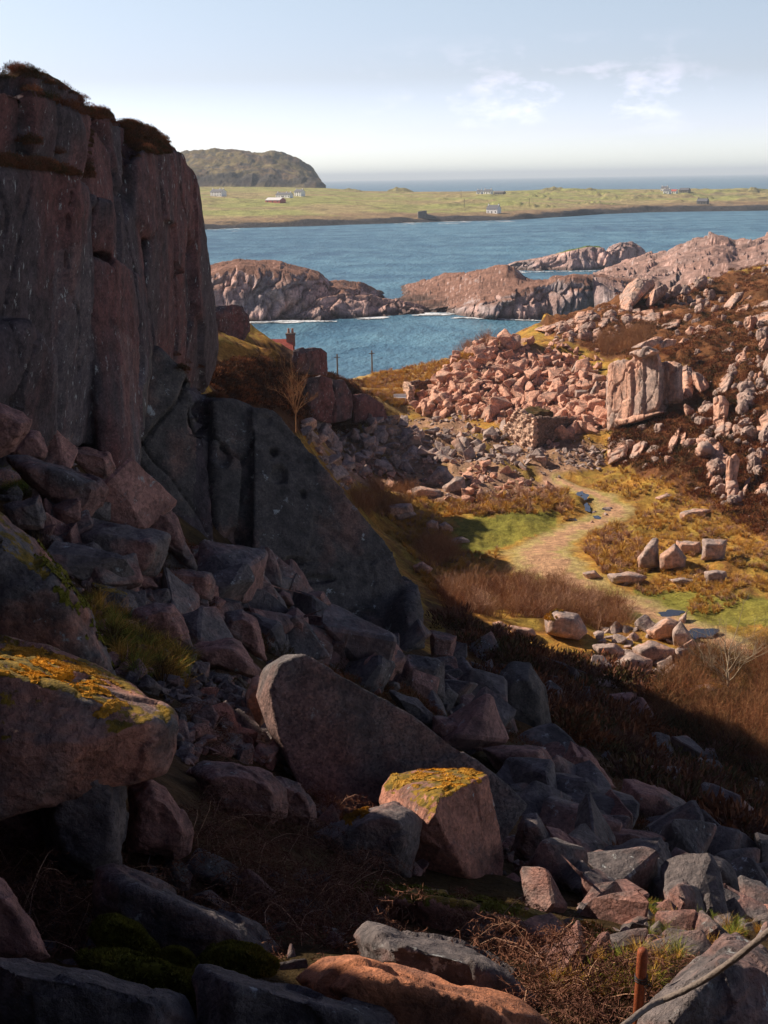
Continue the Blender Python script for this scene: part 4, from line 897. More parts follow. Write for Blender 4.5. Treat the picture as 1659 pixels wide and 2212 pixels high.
def scatter(poly, n, smin, smax, label, group, mat, seed, protos=PROTO, avoid=True, sink=.1, power=2., mind=0, tilt=.5):
    rs = np.random.RandomState(seed); xs = [a for a, b in poly]; ys = [b for a, b in poly]; k = 0; tries = 0; placed = np.zeros((0, 3))
    while k < n and tries < n*25:
        tries += 1
        x, y = rs.uniform(min(xs), max(xs)), rs.uniform(min(ys), max(ys))
        if not inpoly(np.array([x]), np.array([y]), poly)[0]: continue
        if avoid and any(min(a for a, b in h)-4 < x < max(a for a, b in h)+4 and min(b for a, b in h)-4 < y < max(b for a, b in h)+3 and inpoly(np.array([x]), np.array([y]), h)[0] for h in HERO_OUT): continue
        g = drop(x, y)
        if g is None: continue
        s = smin+(smax-smin)*rs.rand()**power       # metres
        s = min(s, 165*g[1]/F); sp = s*F/g[1]
        if mind and len(placed) and ((np.abs(placed[:, 0]-x) < (sp+placed[:, 2])*mind) & (np.abs(placed[:, 1]-y) < (sp+placed[:, 2])*mind*.6)).any(): continue
        placed = np.vstack([placed, [x, y, sp]])
        REC.append(dict(xy=(x, y), p=(g[0], g[1]), s=s, sp=sp, me=protos[rs.randint(len(protos))], mat=mat, sc=rs.uniform(.8, 1.3, 3), rot=(rs.normal()*tilt, rs.normal()*tilt, rs.uniform(0, 6.28)), sink=sink, label=label, group=group)); k += 1
    return k
def rot_m(r):
    from mathutils import Euler
    return np.array(Euler(r).to_matrix())
def merge(name, recs, kind='stuff', parent=None):
    "many copies in one mesh; recs: (mesh, 3x3, offset, material)"
    mats = []; Vs = []; Fs = []; Ms = []; off = 0; cache = {}
    for me, R, t, mat in recs:
        if me.name not in cache:
            q = np.empty(len(me.polygons)*3, np.int32); lt = np.empty(len(me.polygons), np.int32); me.polygons.foreach_get('loop_total', lt)
            assert (lt == 3).all(), me.name
            lv = np.empty(len(me.loops), np.int32); me.loops.foreach_get('vertex_index', lv); cache[me.name] = (getv(me), lv.reshape(-1, 3))
        V, Fc = cache[me.name]
        if mat not in mats: mats.append(mat)
        Vs.append(V@R.T+t); Fs.append(Fc+off); Ms.append(np.full(len(Fc), mats.index(mat), np.int32)); off += len(V)
    me = mesh_np(name, np.vstack(Vs), np.vstack(Fs), False)
    for m_ in mats: me.materials.append(m_)
    me.polygons.foreach_set('material_index', np.concatenate(Ms)); o = link(name, me, parent=parent)
    if kind: tag(o, kind=kind)
    return o
ROCKS_N = [
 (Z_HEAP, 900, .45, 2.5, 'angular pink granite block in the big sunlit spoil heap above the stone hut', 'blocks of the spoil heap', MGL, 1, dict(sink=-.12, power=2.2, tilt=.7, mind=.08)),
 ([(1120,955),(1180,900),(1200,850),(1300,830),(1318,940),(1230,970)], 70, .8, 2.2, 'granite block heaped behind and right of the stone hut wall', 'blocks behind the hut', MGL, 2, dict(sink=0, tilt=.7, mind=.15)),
 ([(880,940),(1100,925),(1190,1000),(1190,1030),(1000,1010),(880,1000)], 150, .4, 2.0, 'tumbled granite block on the bank between hut and moor', 'blocks on the rubble bank', MV, 3, dict(sink=0, mind=.15)),
 ([(650,925),(830,905),(900,930),(890,1010),(740,1050),(690,1000)], 150, .5, 2.4, 'grey granite block in the rubble at the foot of the bluff', 'blocks below the bluff', MV, 4, dict(sink=0, mind=.15)),
 ([(750,1000),(1000,1000),(1200,1045),(1190,1075),(1050,1085),(860,1075),(750,1040)], 260, .2, 1.3, 'small pink granite stone scattered over the front of the rubble', 'stones at the front of the rubble', MGL, 5, dict(protos=SLABP+PROTO, sink=0, power=2.6)),
 ([(1200,985),(1320,965),(1310,1010),(1230,1025)], 130, .25, .9, 'thin grey stone in the heap of slaty rubble left of the path head', 'slaty rubble by the path', MV, 6, dict(protos=SLABP, sink=0)),
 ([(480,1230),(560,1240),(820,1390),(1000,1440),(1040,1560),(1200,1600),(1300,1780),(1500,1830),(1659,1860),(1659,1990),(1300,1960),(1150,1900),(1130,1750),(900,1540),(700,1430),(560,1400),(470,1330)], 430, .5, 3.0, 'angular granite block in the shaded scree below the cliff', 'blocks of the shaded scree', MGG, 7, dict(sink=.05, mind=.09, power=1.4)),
 ([(0,900),(130,960),(290,1070),(480,1230),(560,1390),(400,1400),(250,1300),(120,1200),(0,1060)], 380, .2, 1.6, 'granite block on the steep slope between the near rocks and the cliff', 'blocks of the cliff foot', MG, 8, dict(sink=.08, mind=.1)),
 ([(1150,1960),(1659,1960),(1659,2100),(1350,2100),(1180,2130),(1100,2000)], 60, .15, 1.0, 'small stone among the grass round the rusty post', 'stones round the post', MG, 9, dict(sink=.1, mind=.15)),
 ([(400,1450),(560,1400),(600,1700),(420,1680)], 30, .2, .7, 'shaded stone in the hollow left of the great tilted slab', 'stones in the hollow', MG, 14, dict(sink=.1, mind=.2)),
 ([(0,1900),(700,1900),(1100,2000),(1100,2212),(0,2212)], 60, .12, .5, 'small dark stone between the nearest slabs', 'stones between the slabs', MGG, 15, dict(sink=.15, mind=.2)),
 ([(1280,1360),(1480,1340),(1500,1440),(1430,1500),(1290,1480)], 70, .4, 1.9, 'grey rock in the pile below the puddles', 'rocks below the puddles', MV, 10, dict(sink=.05, mind=.15)),
 ([(860,890),(1000,880),(1090,925),(1050,950),(880,930)], 150, .25, 1.1, 'small stone on the flat apron at the foot of the spoil heap', 'stones of the apron', MV, 11, dict(protos=SLABP+PROTO, sink=0)),
 ([(1230,1100),(1650,1060),(1650,1260),(1400,1280),(1250,1250)], 40, .25, .8, 'small stone half sunk in the golden grass right of the track', 'stones in the grass', MV, 12, dict(protos=SLABP, sink=.2)),
 ([(1190,740),(1290,770),(1310,800),(1240,800),(1180,770)], 45, .5, 1.6, 'pink block on the green bank above the spoil heap', 'blocks on the green bank', MGL, 13, dict(sink=0, mind=.15)),
 ([(960,1400),(1180,1440),(1400,1560),(1659,1700),(1659,1830),(1400,1730),(1200,1570),(1000,1450)], 70, .5, 2.4, 'dark granite block in the shadowed heather below the valley', 'blocks in the shadowed heather', MGG, 16, dict(sink=.1, mind=.15)),
 (Z_HEATH, 150, .5, 2.6, 'pale rounded granite lump showing through the heather slope', 'lumps in the heather', MOC, 17, dict(protos=ROUNDP, tilt=.35, sink=.1, power=2.5, mind=.4)),
 ([(1335,640),(1410,600),(1500,612),(1540,640),(1500,740),(1350,735)], 42, 1.4, 4.6, 'big pale granite lump of the broken outcrop on the near skyline', 'lumps of the skyline outcrop', MOC, 41, dict(protos=ROUNDP, tilt=.35, sink=.05, mind=.3)),
 ([(1480,900),(1659,760),(1659,1090),(1560,1110)], 60, .8, 3.4, 'pale granite rib breaking through the heather at the right', 'ribs in the heather', MOC, 42, dict(protos=ROUNDP, tilt=.35, sink=.0, power=2.0, mind=.3)),
 ([(1165,690),(1330,665),(1340,740),(1200,745)], 34, .8, 3.0, 'pale granite lump above the spoil heap', 'lumps above the spoil heap', MOC, 43, dict(protos=ROUNDP, tilt=.35, sink=.05, mind=.3)),
 ([(1560,640),(1659,650),(1659,760),(1560,700)], 18, 1.2, 4.0, 'pale granite lump high at the right edge', 'lumps at the right edge', MOC, 44, dict(protos=ROUNDP, tilt=.35, sink=.05, mind=.3)),
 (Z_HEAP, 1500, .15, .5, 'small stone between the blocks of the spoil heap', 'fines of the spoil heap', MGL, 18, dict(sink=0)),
 (Z_RUB, 1100, .12, .5, 'small stone of the rubble spread', 'fines of the rubble', MV, 19, dict(sink=0)),
 ([(400,1400),(1000,1450),(1250,1620),(1300,1900),(900,1900),(420,1700),(100,1250),(60,1050)], 900, .08, .35, 'small stone in the scree', 'fines of the scree', MG, 20, dict(sink=0)),
]
def place_rocks():
    for poly, n, a, b, lab, grp, mat, seed, kw in ROCKS_N: scatter(poly, n, a, b, lab, grp, mat, seed, **kw)
    zz = H1(np.array([r['p'] for r in REC]))
    for r, z in zip(REC, zz): r['z'] = z-r['sink']*r['s']
    REC.sort(key=lambda r: -r['sp'])
    def where(r):
        x, y = r['xy']; g = r['group']; big = 'very big' if r['sp'] > 130 else 'big' if r['sp'] > 95 else 'large' if r['sp'] > 70 else ('middling' if r['sp'] > 45 else 'small'); big += (' grey' if r['mat'] is MGG else ' pinkish') + (' tall' if r['sc'][2] > max(r['sc'][:2]) else ' squat' if r['sc'][2] < min(r['sc'][:2]) else '')
        if g == 'blocks of the shaded scree':
            w = 'between cliff and great tilted slab' if x < 830 and y < 1560 else 'right of the great tilted slab' if x < 1000 else 'below the dark humps of rock' if y < 1700 and x < 1230 else 'right of the moss-topped boulder' if x < 1250 else 'under the long heather shadow' if y < 1800 else 'near the big pale-grey block' if x < 1480 else 'close to the right edge'
            return f'{big} block in the shaded scree {w}'
        if g == 'blocks of the cliff foot':
            w = 'high up by the left edge' if x < 130 and y < 1120 else 'under the cliff pillars' if y < 1130 else 'around the big dark block' if x < 360 and y < 1270 else 'above the rough grass' if x < 300 else 'at the foot of the smooth cliff slab'
            return f'{big} block on the steep slope {w}'
        if g == 'stones round the post': return f'{big} stone in the grass ' + ('left of the rusty post' if x < 1370 else 'between the rusty post and the corner boulder' if x < 1500 else 'behind the bottom right corner boulder')
        if g == 'stones between the slabs': return f'{big} dark stone ' + ('in the bracken below the moss-topped boulder' if x < 350 else 'in the middle of the bracken' if x < 750 else 'below the long flat slab with green moss') + (', higher up' if y < 2000 else ', lower down')
        if g == 'stones in the hollow': return f'{big} shaded stone in the hollow left of the great tilted slab, ' + ('upper end' if y < 1560 else 'lower end')
        return r['label']
    for r in REC: r['label'] = where(r)
    VAR = {}
    for r in REC[:285]:
        k = (r['me'].name, r['mat'].name)
        if k not in VAR: c = r['me'].copy(); c.materials.clear(); c.materials.append(r['mat']); VAR[k] = c
        o = bpy.data.objects.new('rock', VAR[k]); COL.objects.link(o); o.location = (*r['p'], r['z']); o.scale = [float(q)*r['s'] for q in r['sc']]; o.rotation_euler = r['rot']
        tag(o, r['label'], 'rock', r['group'])
    merge('loose_stones', [(r['me'], rot_m(r['rot'])@np.diag(r['sc']*r['s']), np.array([*r['p'], r['z']]), r['mat']) for r in REC[285:]])
place_rocks()

# ---------------------------------------------------------------- plants
def stick(P0, P1, w0, w1, seg=1, bend=0., rs=random):
    "flat tapering ribbon as triangles"
    pass
class TM:
    "triangle collector"
    def __init__(s): s.V = []; s.F = []; s.C = []
    def ribbon(s, pts, w, col=(1, 1, 1), side=None):
        pts = np.asarray(pts, float); n = len(pts); t = pts[-1]-pts[0]
        if side is None: side = np.random.normal(size=3)
        q = np.cross(t, side); q /= np.linalg.norm(q)+1e-9; b = len(s.V)
        for i, p in enumerate(pts):
            ww = w*(1-.75*i/(n-1))*.5; s.V += [p-q*ww, p+q*ww]; s.C += [col, col]
        for i in range(n-1): a = b+2*i; s.F += [(a, a+1, a+3), (a, a+3, a+2)]
    def leaf(s, p, d, w, col=(1, 1, 1)):
        q = np.cross(d, np.random.normal(size=3)); q /= np.linalg.norm(q)+1e-9; b = len(s.V)
        s.V += [p, p+d*.5+q*w, p+d]; s.C += [col]*3; s.F.append((b, b+1, b+2))
    def mesh(s, name, mat=None): return mesh_np(name, np.array(s.V), np.array(s.F), False, mat, {'tone': np.array(s.C, float)})
def plant_mat(name, c1, c2, trans=0.):
    m, nt, b = new_mat(name); oi = N(nt, 'ShaderNodeTexCoord'); n = tex(nt, oi.outputs['Object'], .9, 4); n2 = tex(nt, oi.outputs['Object'], 14., 2)
    col = mixc(nt, mrange(nt, n, .35, .65), c1, c2); col = mixc(nt, .7, col, mixc(nt, mrange(nt, n2, .3, .7), (.45, .45, .45), (1.5, 1.5, 1.5)), 'MULTIPLY')
    nt.links.new(col, b.inputs['Base Color']); b.inputs['Specular IOR Level'].default_value = .08
    return m
M_HEA = plant_mat('heather_brown', (.13, .045, .02), (.27, .095, .04)); M_HED = plant_mat('heather_dark', (.055, .026, .016), (.10, .045, .022)); M_HEAG = plant_mat('heather_olive', (.06, .05, .018), (.12, .06, .025))
M_GRS = plant_mat('dry_grass', (.62, .34, .08), (.46, .27, .055)); M_GRN = plant_mat('green_grass', (.17, .22, .03), (.27, .27, .05))
M_TWG = plant_mat('bare_twigs', (.24, .11, .05), (.34, .17, .08)); M_PALE = plant_mat('pale_bark', (.32, .25, .17), (.24, .17, .11))
M_BRK = plant_mat('dead_bracken', (.17, .075, .045), (.11, .05, .035)); M_BRS = plant_mat('bracken_stems', (.50, .30, .20), (.32, .17, .10))
M_MOS = plant_mat('orange_moss', (.48, .20, .012), (.34, .22, .05)); M_MOG = plant_mat('green_moss', (.10, .095, .012), (.17, .14, .02))
np.random.seed(5)
def clump(n, r, h, bl, bw, name):
    t = TM()
    for _ in range(n):
        a = np.random.uniform(0, 6.28); q = np.random.uniform(0, 1)**.5*r; z = h*np.random.uniform(.15, 1)*(1-(q/r)**2*.75)
        p = np.array([q*math.cos(a), q*math.sin(a), z]); d = np.array([math.cos(a)*q/r*.8, math.sin(a)*q/r*.8, .9])+np.random.normal(size=3)*.35
        t.leaf(p, d*bl, bw)
    return t.mesh(name)
def tuft(n, h, spread, w, name):
    t = TM()
    for _ in range(n):
        a = np.random.uniform(0, 6.28); l = h*np.random.uniform(.5, 1.1); s_ = spread*np.random.uniform(.1, 1)
        d = np.array([math.cos(a)*s_, math.sin(a)*s_, 0]); b0 = d*.12*np.random.rand()
        t.ribbon([b0, b0+d*.45+[0, 0, l*.65], b0+d*1.15+[0, 0, l*.85]], w)
    return t.mesh(name)
def twigbush(n, h, spread, w, name, sub=4):
    t = TM()
    for _ in range(n):
        a = np.random.uniform(0, 6.28); s_ = spread*np.random.uniform(.05, 1); l = h*np.random.uniform(.6, 1.1)
        d = np.array([math.cos(a)*s_, math.sin(a)*s_, l]); b0 = np.array([math.cos(a), math.sin(a), 0])*s_*.35
        m1 = b0+d*.4+np.random.normal(size=3)*.06; m2 = b0+d*.75+np.random.normal(size=3)*.09; e = b0+d+np.random.normal(size=3)*.12
        t.ribbon([b0, m1, m2, e], w)
        for k in range(sub):
            f = np.random.uniform(.3, .95); p = b0+d*f; dd = (d*.35+np.random.normal(size=3)*.22*h)*(1.1-f*.5); dd[2] = abs(dd[2])
            t.ribbon([p, p+dd*.5+np.random.normal(size=3)*.03, p+dd], w*.55)
            for j in range(2): q = p+dd*np.random.uniform(.3, .9); e2 = dd*.35+np.random.normal(size=3)*.09*h; e2[2] = abs(e2[2]); t.ribbon([q, q+e2], w*.4)
    return t.mesh(name)
T_HEA = [clump(110, .5, .42, .13, .05, 'c') for _ in range(4)]
T_HEN = [clump(420, .5, .45, .10, .018, 'cn') for _ in range(3)]
T_GR = [tuft(44, .40, .30, .02, 't') for _ in range(4)]
T_GN = [tuft(60, .30, .22, .006, 'tn') for _ in range(3)]
T_TW = [twigbush(15, 1.25, .75, .022, 'b', 5) for _ in range(5)]
T_TN = [twigbush(30, 1.5, .55, .016, 'bn', 5) for _ in range(3)]
def spread(name, polys, n, tmpl, smin, smax, mat, seed, sx=1., mask=None, label=None, zoff=0., flatn=.25, kind='stuff', world_poly=None, hf=None):
    "covers the ground seen inside the outlines; even over the ground within a factor"
    rs = np.random.RandomState(seed); recs = []; pts = []; mts = mat if isinstance(mat, list) else [mat]
    for poly in polys:
        xs = [a for a, b in poly]; ys = [b for a, b in poly]; k = 0; tr = 0
        while k < n and tr < 12*n:
            tr += 1; x, y = rs.uniform(min(xs), max(xs)), rs.uniform(min(ys), max(ys))
            if not inpoly(np.array([x]), np.array([y]), poly)[0]: continue
            pts.append((x, y)); k += 1
    pts = np.array(pts); G = drop_many(pts)
    ok = ~np.isnan(G[:, 0]); G = G[ok]; pts = pts[ok]
    if mask is not None: m = mask(G, pts); G = G[m]
    z = (hf or H1)(G[:, :2])
    for g, zz in zip(G, z):
        s = rs.uniform(smin, smax); a = rs.uniform(0, 6.28); c, q = math.cos(a)*s, math.sin(a)*s
        R = np.array([[c, -q, 0], [q, c, 0], [0, 0, s*rs.uniform(.8, 1.2)]]); R[2, :2] = rs.normal(size=2)*.15*s
        recs.append((tmpl[rs.randint(len(tmpl))], R, np.array([g[0], g[1], zz+zoff*s]), mts[rs.randint(len(mts))]))
    return merge(name, recs, kind)
def nz(s, lo, hi, sd): return lambda G, p: sstep(lo, hi, fbm(np.c_[G[:, :2]/s, G[:, 2]*0+sd], 3)) > np.random.RandomState(1).rand(len(G))
offtrk = lambda G, p: track_d(G[:, :2]) > 1.05
spread('heather', [Z_HEATH], 5200, T_HEA, .7, 1.7, [M_HEA, M_HEA, M_HEAG], 21, zoff=-.1)
spread('heather_bank', [[(940,1310),(1180,1400),(1320,1440),(1430,1500),(1560,1620),(1659,1680),(1659,1860),(1400,1740),(1200,1580),(1000,1470)]], 1100, T_HEA, .5, 2.2, [M_HEA, M_HEAG, M_BRK], 22, mask=nz(5, -.3, .1, 8))
spread('bluff_heather', [[(470,790),(560,770),(640,800),(780,830),(835,900),(700,930),(620,900),(560,880),(480,860),(400,800)]], 1500, T_HEA, .6, 1.4, [M_HED, M_HED, M_HEA], 23)
spread('moor_grass', [[(760,1060),(900,1080),(1230,1090),(1250,1160),(1100,1200),(1000,1280),(930,1270),(860,1180)], [(1250,1060),(1320,1010),(1500,1060),(1659,1150),(1659,1290),(1500,1330),(1300,1290),(1210,1240),(1210,1190),(1300,1140),(1350,1100)]], 3000, T_GR, .5, 1.5, [M_GRS, M_GRS, M_GRS, M_BRS], 24, mask=lambda G, p: (track_d(G[:, :2]) > 1.1) & ~inpoly(p[:, 0], p[:, 1], Z_GRN) & (fbm(np.c_[G[:, :2]/4., G[:, 2]*0], 3) > -.25))
spread('shore_grass', [[(770,840),(850,790),(1000,765),(1050,760),(1000,800),(930,830),(860,880),(830,870)]], 1500, T_GR, 1.0, 2.2, [M_GRS, M_GRS, M_BRS], 25)
spread('rush_tufts', [[(960,1080),(1230,1060),(1240,1110),(1100,1120),(980,1110)], [(1200,1180),(1330,1130),(1400,1200),(1300,1260),(1220,1240)]], 260, T_GR, 1.2, 2.4, [M_GRS, M_BRS], 26, mask=offtrk)
spread('thicket', [[(955,1262),(1080,1255),(1200,1275),(1330,1310),(1380,1370),(1250,1350),(1060,1345),(960,1320)]], 640, T_TW, .4, 1.25, [M_TWG, M_TWG, M_BRS, M_HEA], 27, mask=nz(3., -.55, -.1, 5))
spread('birch_thicket', [[(1430,1500),(1500,1420),(1659,1400),(1690,1680),(1560,1640),(1400,1560)]], 760, T_TW, .4, 1.15, [M_TWG, M_TWG, M_HEA, M_HEAG], 28, mask=nz(3., -.6, -.1, 6))
spread('brown_scrub', [[(760,1060),(880,1050),(900,1090),(850,1120),(775,1110)], [(900,1190),(960,1185),(990,1220),(930,1240)]], 110, T_TW, .7, 1.3, M_TWG, 29)
spread('shore_scrub', [[(925,780),(960,755),(1040,742),(1060,758),(1000,775)], [(1290,740),(1400,735),(1400,770),(1300,775)]], 130, T_TW, .9, 1.8, M_TWG, 30)
spread('scree_heath', [[(0,900),(290,1060),(480,1230),(700,1400),(950,1540),(1000,1440),(1250,1700),(1400,1700),(1659,1780),(1659,1900),(1200,1900),(1130,1740),(560,1400),(300,1300),(0,1200)]], 900, T_HEN, .3, .8, [M_HEA, M_HEAG], 31, mask=nz(4, -.1, .3, 2))
spread('rough_grass', [[(170,1290),(260,1330),(420,1420),(400,1500),(300,1480),(230,1400)], [(0,1010),(90,1020),(110,1080),(60,1085),(0,1080)]], 260, T_GN, .7, 1.5, [M_GRS, M_HEAG, M_GRN], 32)
spread('near_grass', [[(1150,2020),(1330,2060),(1480,2100),(1400,2170),(1200,2150)], [(40,1840),(150,1850),(160,1900),(60,1890)], [(1380,1960),(1659,1990),(1659,2040),(1480,2090),(1400,2060)]], 170, T_GN, .25, .6, [M_GRS, M_HEAG, M_GRN], 33)
# heather growing on top of the great cliff: dropped straight down on its rock
from mathutils.bvhtree import BVHTree
def bvh_of(o):
    me = o.data; V = [tuple(o.matrix_world@v.co) for v in me.vertices]; return BVHTree.FromPolygons(V, [tuple(p.vertices) for p in me.polygons])
bpy.context.view_layer.update()
CB = bvh_of(bpy.data.objects['cliff'])
def hit(b, px, py):
    r = ray(px, py); r = r/np.linalg.norm(r); h = b.ray_cast(Vector((0, 0, HC)), Vector(r)); return h
def on_cliff(name, strips, n, tmpl, smin, smax, mats, seed):
    rs = np.random.RandomState(seed); recs = []
    for poly in strips:
        for _ in range(n):
            x = rs.uniform(min(a for a, b in poly), max(a for a, b in poly)); y = rs.uniform(min(b for a, b in poly), max(b for a, b in poly))
            if not inpoly(np.array([x]), np.array([y]), poly)[0]: continue
            h = hit(CB, x, y)
            if h[0] is None or h[1].z < .1: continue
            s = rs.uniform(smin, smax); a = rs.uniform(0, 6.28); c, q = math.cos(a)*s, math.sin(a)*s
            recs.append((tmpl[rs.randint(len(tmpl))], np.array([[c, -q, 0], [q, c, 0], [0, 0, s]]), np.array(h[0])-np.array([0, 0, .1*s]), mats[rs.randint(len(mats))]))
    if recs: merge(name, recs)
on_cliff('ledge_heather', [[(-20,120),(60,150),(160,205),(215,228),(250,262),(235,285),(200,262),(120,222),(60,196),(0,190)], [(262,250),(300,258),(350,295),(365,330),(330,335),(290,320),(268,290)], [(0,300),(120,300),(190,350),(190,385),(100,370),(0,360)], [(370,760),(470,770),(530,800),(545,860),(460,860),(400,810)]], 1300, T_HEN, .3, .65, [M_HEA, M_HEA, M_HEAG, M_BRK], 41)

# two bare trees
def bare_tree(label, base, h, spread_, mat, seed, nlimb=7, w=.09, lean=0.):
    rs = np.random.RandomState(seed); root = bpy.data.objects.new('bare_tree', None); COL.objects.link(root); root.location = base; tag(root, label, 'tree')
    T = TM(); C_ = TM()
    def tube(tm, pts, r0, r1):
        pts = np.array(pts); n = len(pts); b = len(tm.V)
        for i, p in enumerate(pts):
            t = pts[min(i+1, n-1)]-pts[max(i-1, 0)]; t = t/(np.linalg.norm(t)+1e-9); u_ = np.cross(t, [.3, .9, .1]); u_ /= np.linalg.norm(u_); v_ = np.cross(t, u_); r = r0+(r1-r0)*i/(n-1)
            for k in range(5): a = 6.283*k/5; tm.V.append(p+r*(u_*math.cos(a)+v_*math.sin(a))); tm.C.append((1, 1, 1))
        for i in range(n-1):
            for k in range(5): a = b+5*i+k; c = b+5*i+(k+1) % 5; tm.F += [(a, c, c+5), (a, c+5, a+5)]
    top = np.array([lean*h*.3, 0, h*.32]); tube(T, [[0, 0, -.3], [0, 0, 0], top*.5+[.05*h*lean, 0, 0], top], w, w*.7)
    def grow(p, d, l, r, dep):
        n = 4; pts = [p]; 
        for i in range(n): d = d+rs.normal(size=3)*.13; d[2] += .05; d /= np.linalg.norm(d); pts.append(pts[-1]+d*l/n)
        tube(C_, pts, r, r*.5)
        if dep:
            for k in range(4 if dep > 1 else 5):
                f = rs.randint(1, n+1); nd = d*.9+rs.normal(size=3)*np.array([.5, .5, .3])*1.; nd[2] = abs(nd[2])+.15; nd /= np.linalg.norm(nd); grow(pts[f], nd, l*rs.uniform(.45, .7), r*.5, dep-1)
    for k in range(nlimb):
        a = 6.283*k/nlimb+rs.rand(); d = np.array([math.cos(a)*spread_, math.sin(a)*spread_, 1.]); d /= np.linalg.norm(d); grow(top*rs.uniform(.35, 1), d, h*rs.uniform(.45, .62), w*.5, 3)
    link('trunk', T.mesh('trunk', mat), parent=root); link('crown', C_.mesh('crown', mat), parent=root)
b_ = P(640, 925, 92.); bare_tree('pale leafless tree standing against the dark bluff behind the smooth slab', tuple(b_), 3.9, .42, M_TWG, 3, w=.07)
b_ = drop(1578, 1505); bare_tree('pale leafless rowan rising from the thicket below the puddle at the right', tuple(b_), 4.6, .8, M_PALE, 8, w=.075, lean=-.2)

# bracken tangle among the nearest rocks
def bracken():
    rs = np.random.RandomState(9); np.random.seed(11); S = TM(); L = TM()
    polys = [([(380,1820),(470,1760),(620,1780),(700,1830),(860,1990),(840,2060),(620,2080),(430,1990),(370,1900)], 330), ([(0,1780),(110,1870),(200,1920),(190,2000),(230,2060),(60,2060),(0,1900)], 150),
             ([(640,1680),(720,1780),(640,1800)], 40), ([(920,1990),(1080,2010),(1100,2050),(920,2040)], 40), ([(1170,2060),(1300,2120),(1330,2212),(1150,2150)], 90), ([(380,1560),(480,1600),(460,1680),(400,1640)], 40)]
    for poly, n in polys:
        pts = []
        while len(pts) < n:
            x, y = rs.uniform(min(a for a, b in poly), max(a for a, b in poly)), rs.uniform(min(b for a, b in poly), max(b for a, b in poly))
            if inpoly(np.array([x]), np.array([y]), poly)[0]: pts.append((x, y))
        for g in drop_many(np.array(pts)):
            if np.isnan(g[0]): continue
            a = rs.uniform(0, 6.28); l = rs.uniform(.35, .95); d = np.array([math.cos(a), math.sin(a), 0]); h = rs.uniform(.08, .34); sd = np.array([-d[1], d[0], 0])*rs.normal()*.18
            pt = [g+d*l*t+np.array([0, 0, h*math.sin(3.14*min(1, t*.95+.05))-.04])+sd*math.sin(3*t) for t in np.linspace(0, 1, 7)]
            S.ribbon(pt, rs.uniform(.004, .009))
            for t in np.linspace(.15, 1, 16):
                i = min(int(t*6), 5); p = pt[i]*(1-(t*6-i))+pt[i+1]*(t*6-i)
                for sg in (-1, 1):
                    q = np.array([-d[1], d[0], 0])*sg*.12*(1.15-t)+rs.normal(size=3)*.035; q[2] -= .03
                    L.ribbon([p, p+q*.6+rs.normal(size=3)*.012, p+q], .006)
                    for f in (.3, .5, .7, .9): e = rs.normal(size=3)*.022; L.leaf(p+q*f, e, .007)
    o = link('dead_bracken', L.mesh('dead_bracken', M_BRK)); tag(o, kind='stuff')
    o = link('bracken_stems', S.mesh('bracken_stems', M_BRS)); tag(o, kind='stuff')
bracken()

# moss carpets on the rocks (children of their rock)
def moss(rock, poly, mat, thick=.02, thr=0., nmin=.35, fuzz=9000, sd=0.):
    me = rock.data; V = getv(me)+np.array(rock.location); Nn = getn(me); px, py = proj(V)
    nn = fbm(V/.16+sd, 4)+.6*fbm(V/.5+sd, 2)
    m = inpoly(px+fbm(V/.1, 2)*6, py, poly) & (Nn[:, 2] > nmin) & (nn > thr)
    lt = np.empty(len(me.polygons), np.int32); me.polygons.foreach_get('loop_total', lt); lv = np.empty(len(me.loops), np.int32); me.loops.foreach_get('vertex_index', lv)
    st = np.cumsum(lt)-lt; q4 = np.where(lt == 4)[0]; Fq = np.stack([lv[st[q4]+i] for i in range(4)], 1); Fq = Fq[m[Fq].sum(1) >= 3]
    if len(Fq) == 0: return
    u_, inv = np.unique(Fq, return_inverse=True); Fq = inv.reshape(Fq.shape)
    W = V[u_]-np.array(rock.location)+Nn[u_]*(np.where(m[u_], thick*(.3+1.4*np.abs(fbm(V[u_]/.04, 3))), -.006))[:, None]
    tri = np.vstack([Fq[:, :3], Fq[:, [0, 2, 3]]])
    # fuzz of tiny shoots
    rs = np.random.RandomState(4); t_ = tri[rs.randint(len(tri), size=fuzz)]; b1 = rs.rand(fuzz, 1); b2 = rs.rand(fuzz, 1)*(1-b1); p0 = W[t_[:, 0]]*(1-b1-b2)+W[t_[:, 1]]*b1+W[t_[:, 2]]*b2
    l = thick*.8; d = rs.normal(size=(fuzz, 3))*.5+[0, 0, 1.]; d *= l/np.linalg.norm(d, axis=1)[:, None]; sdv = rs.normal(size=(fuzz, 3))*l*.25
    nb = len(W); A = np.vstack([W, p0-sdv, p0+sdv, p0+d]); k = np.arange(fuzz); tri = np.vstack([tri, np.stack([nb+k, nb+fuzz+k, nb+2*fuzz+k], 1)])
    link('moss', mesh_np('moss', A, tri, False, mat), parent=rock)
moss(R1, [(-60,1370),(0,1380),(60,1388),(200,1440),(290,1500),(275,1530),(215,1556),(178,1545),(150,1510),(60,1480),(-60,1470)], M_MOS, .010, -.02, .3, 26000)
moss(R13, [(846,1668),(960,1655),(1045,1664),(1040,1690),(1000,1702),(968,1722),(948,1726),(930,1712),(870,1700),(845,1712)], M_MOS, .014, -.1, .2, 12000)
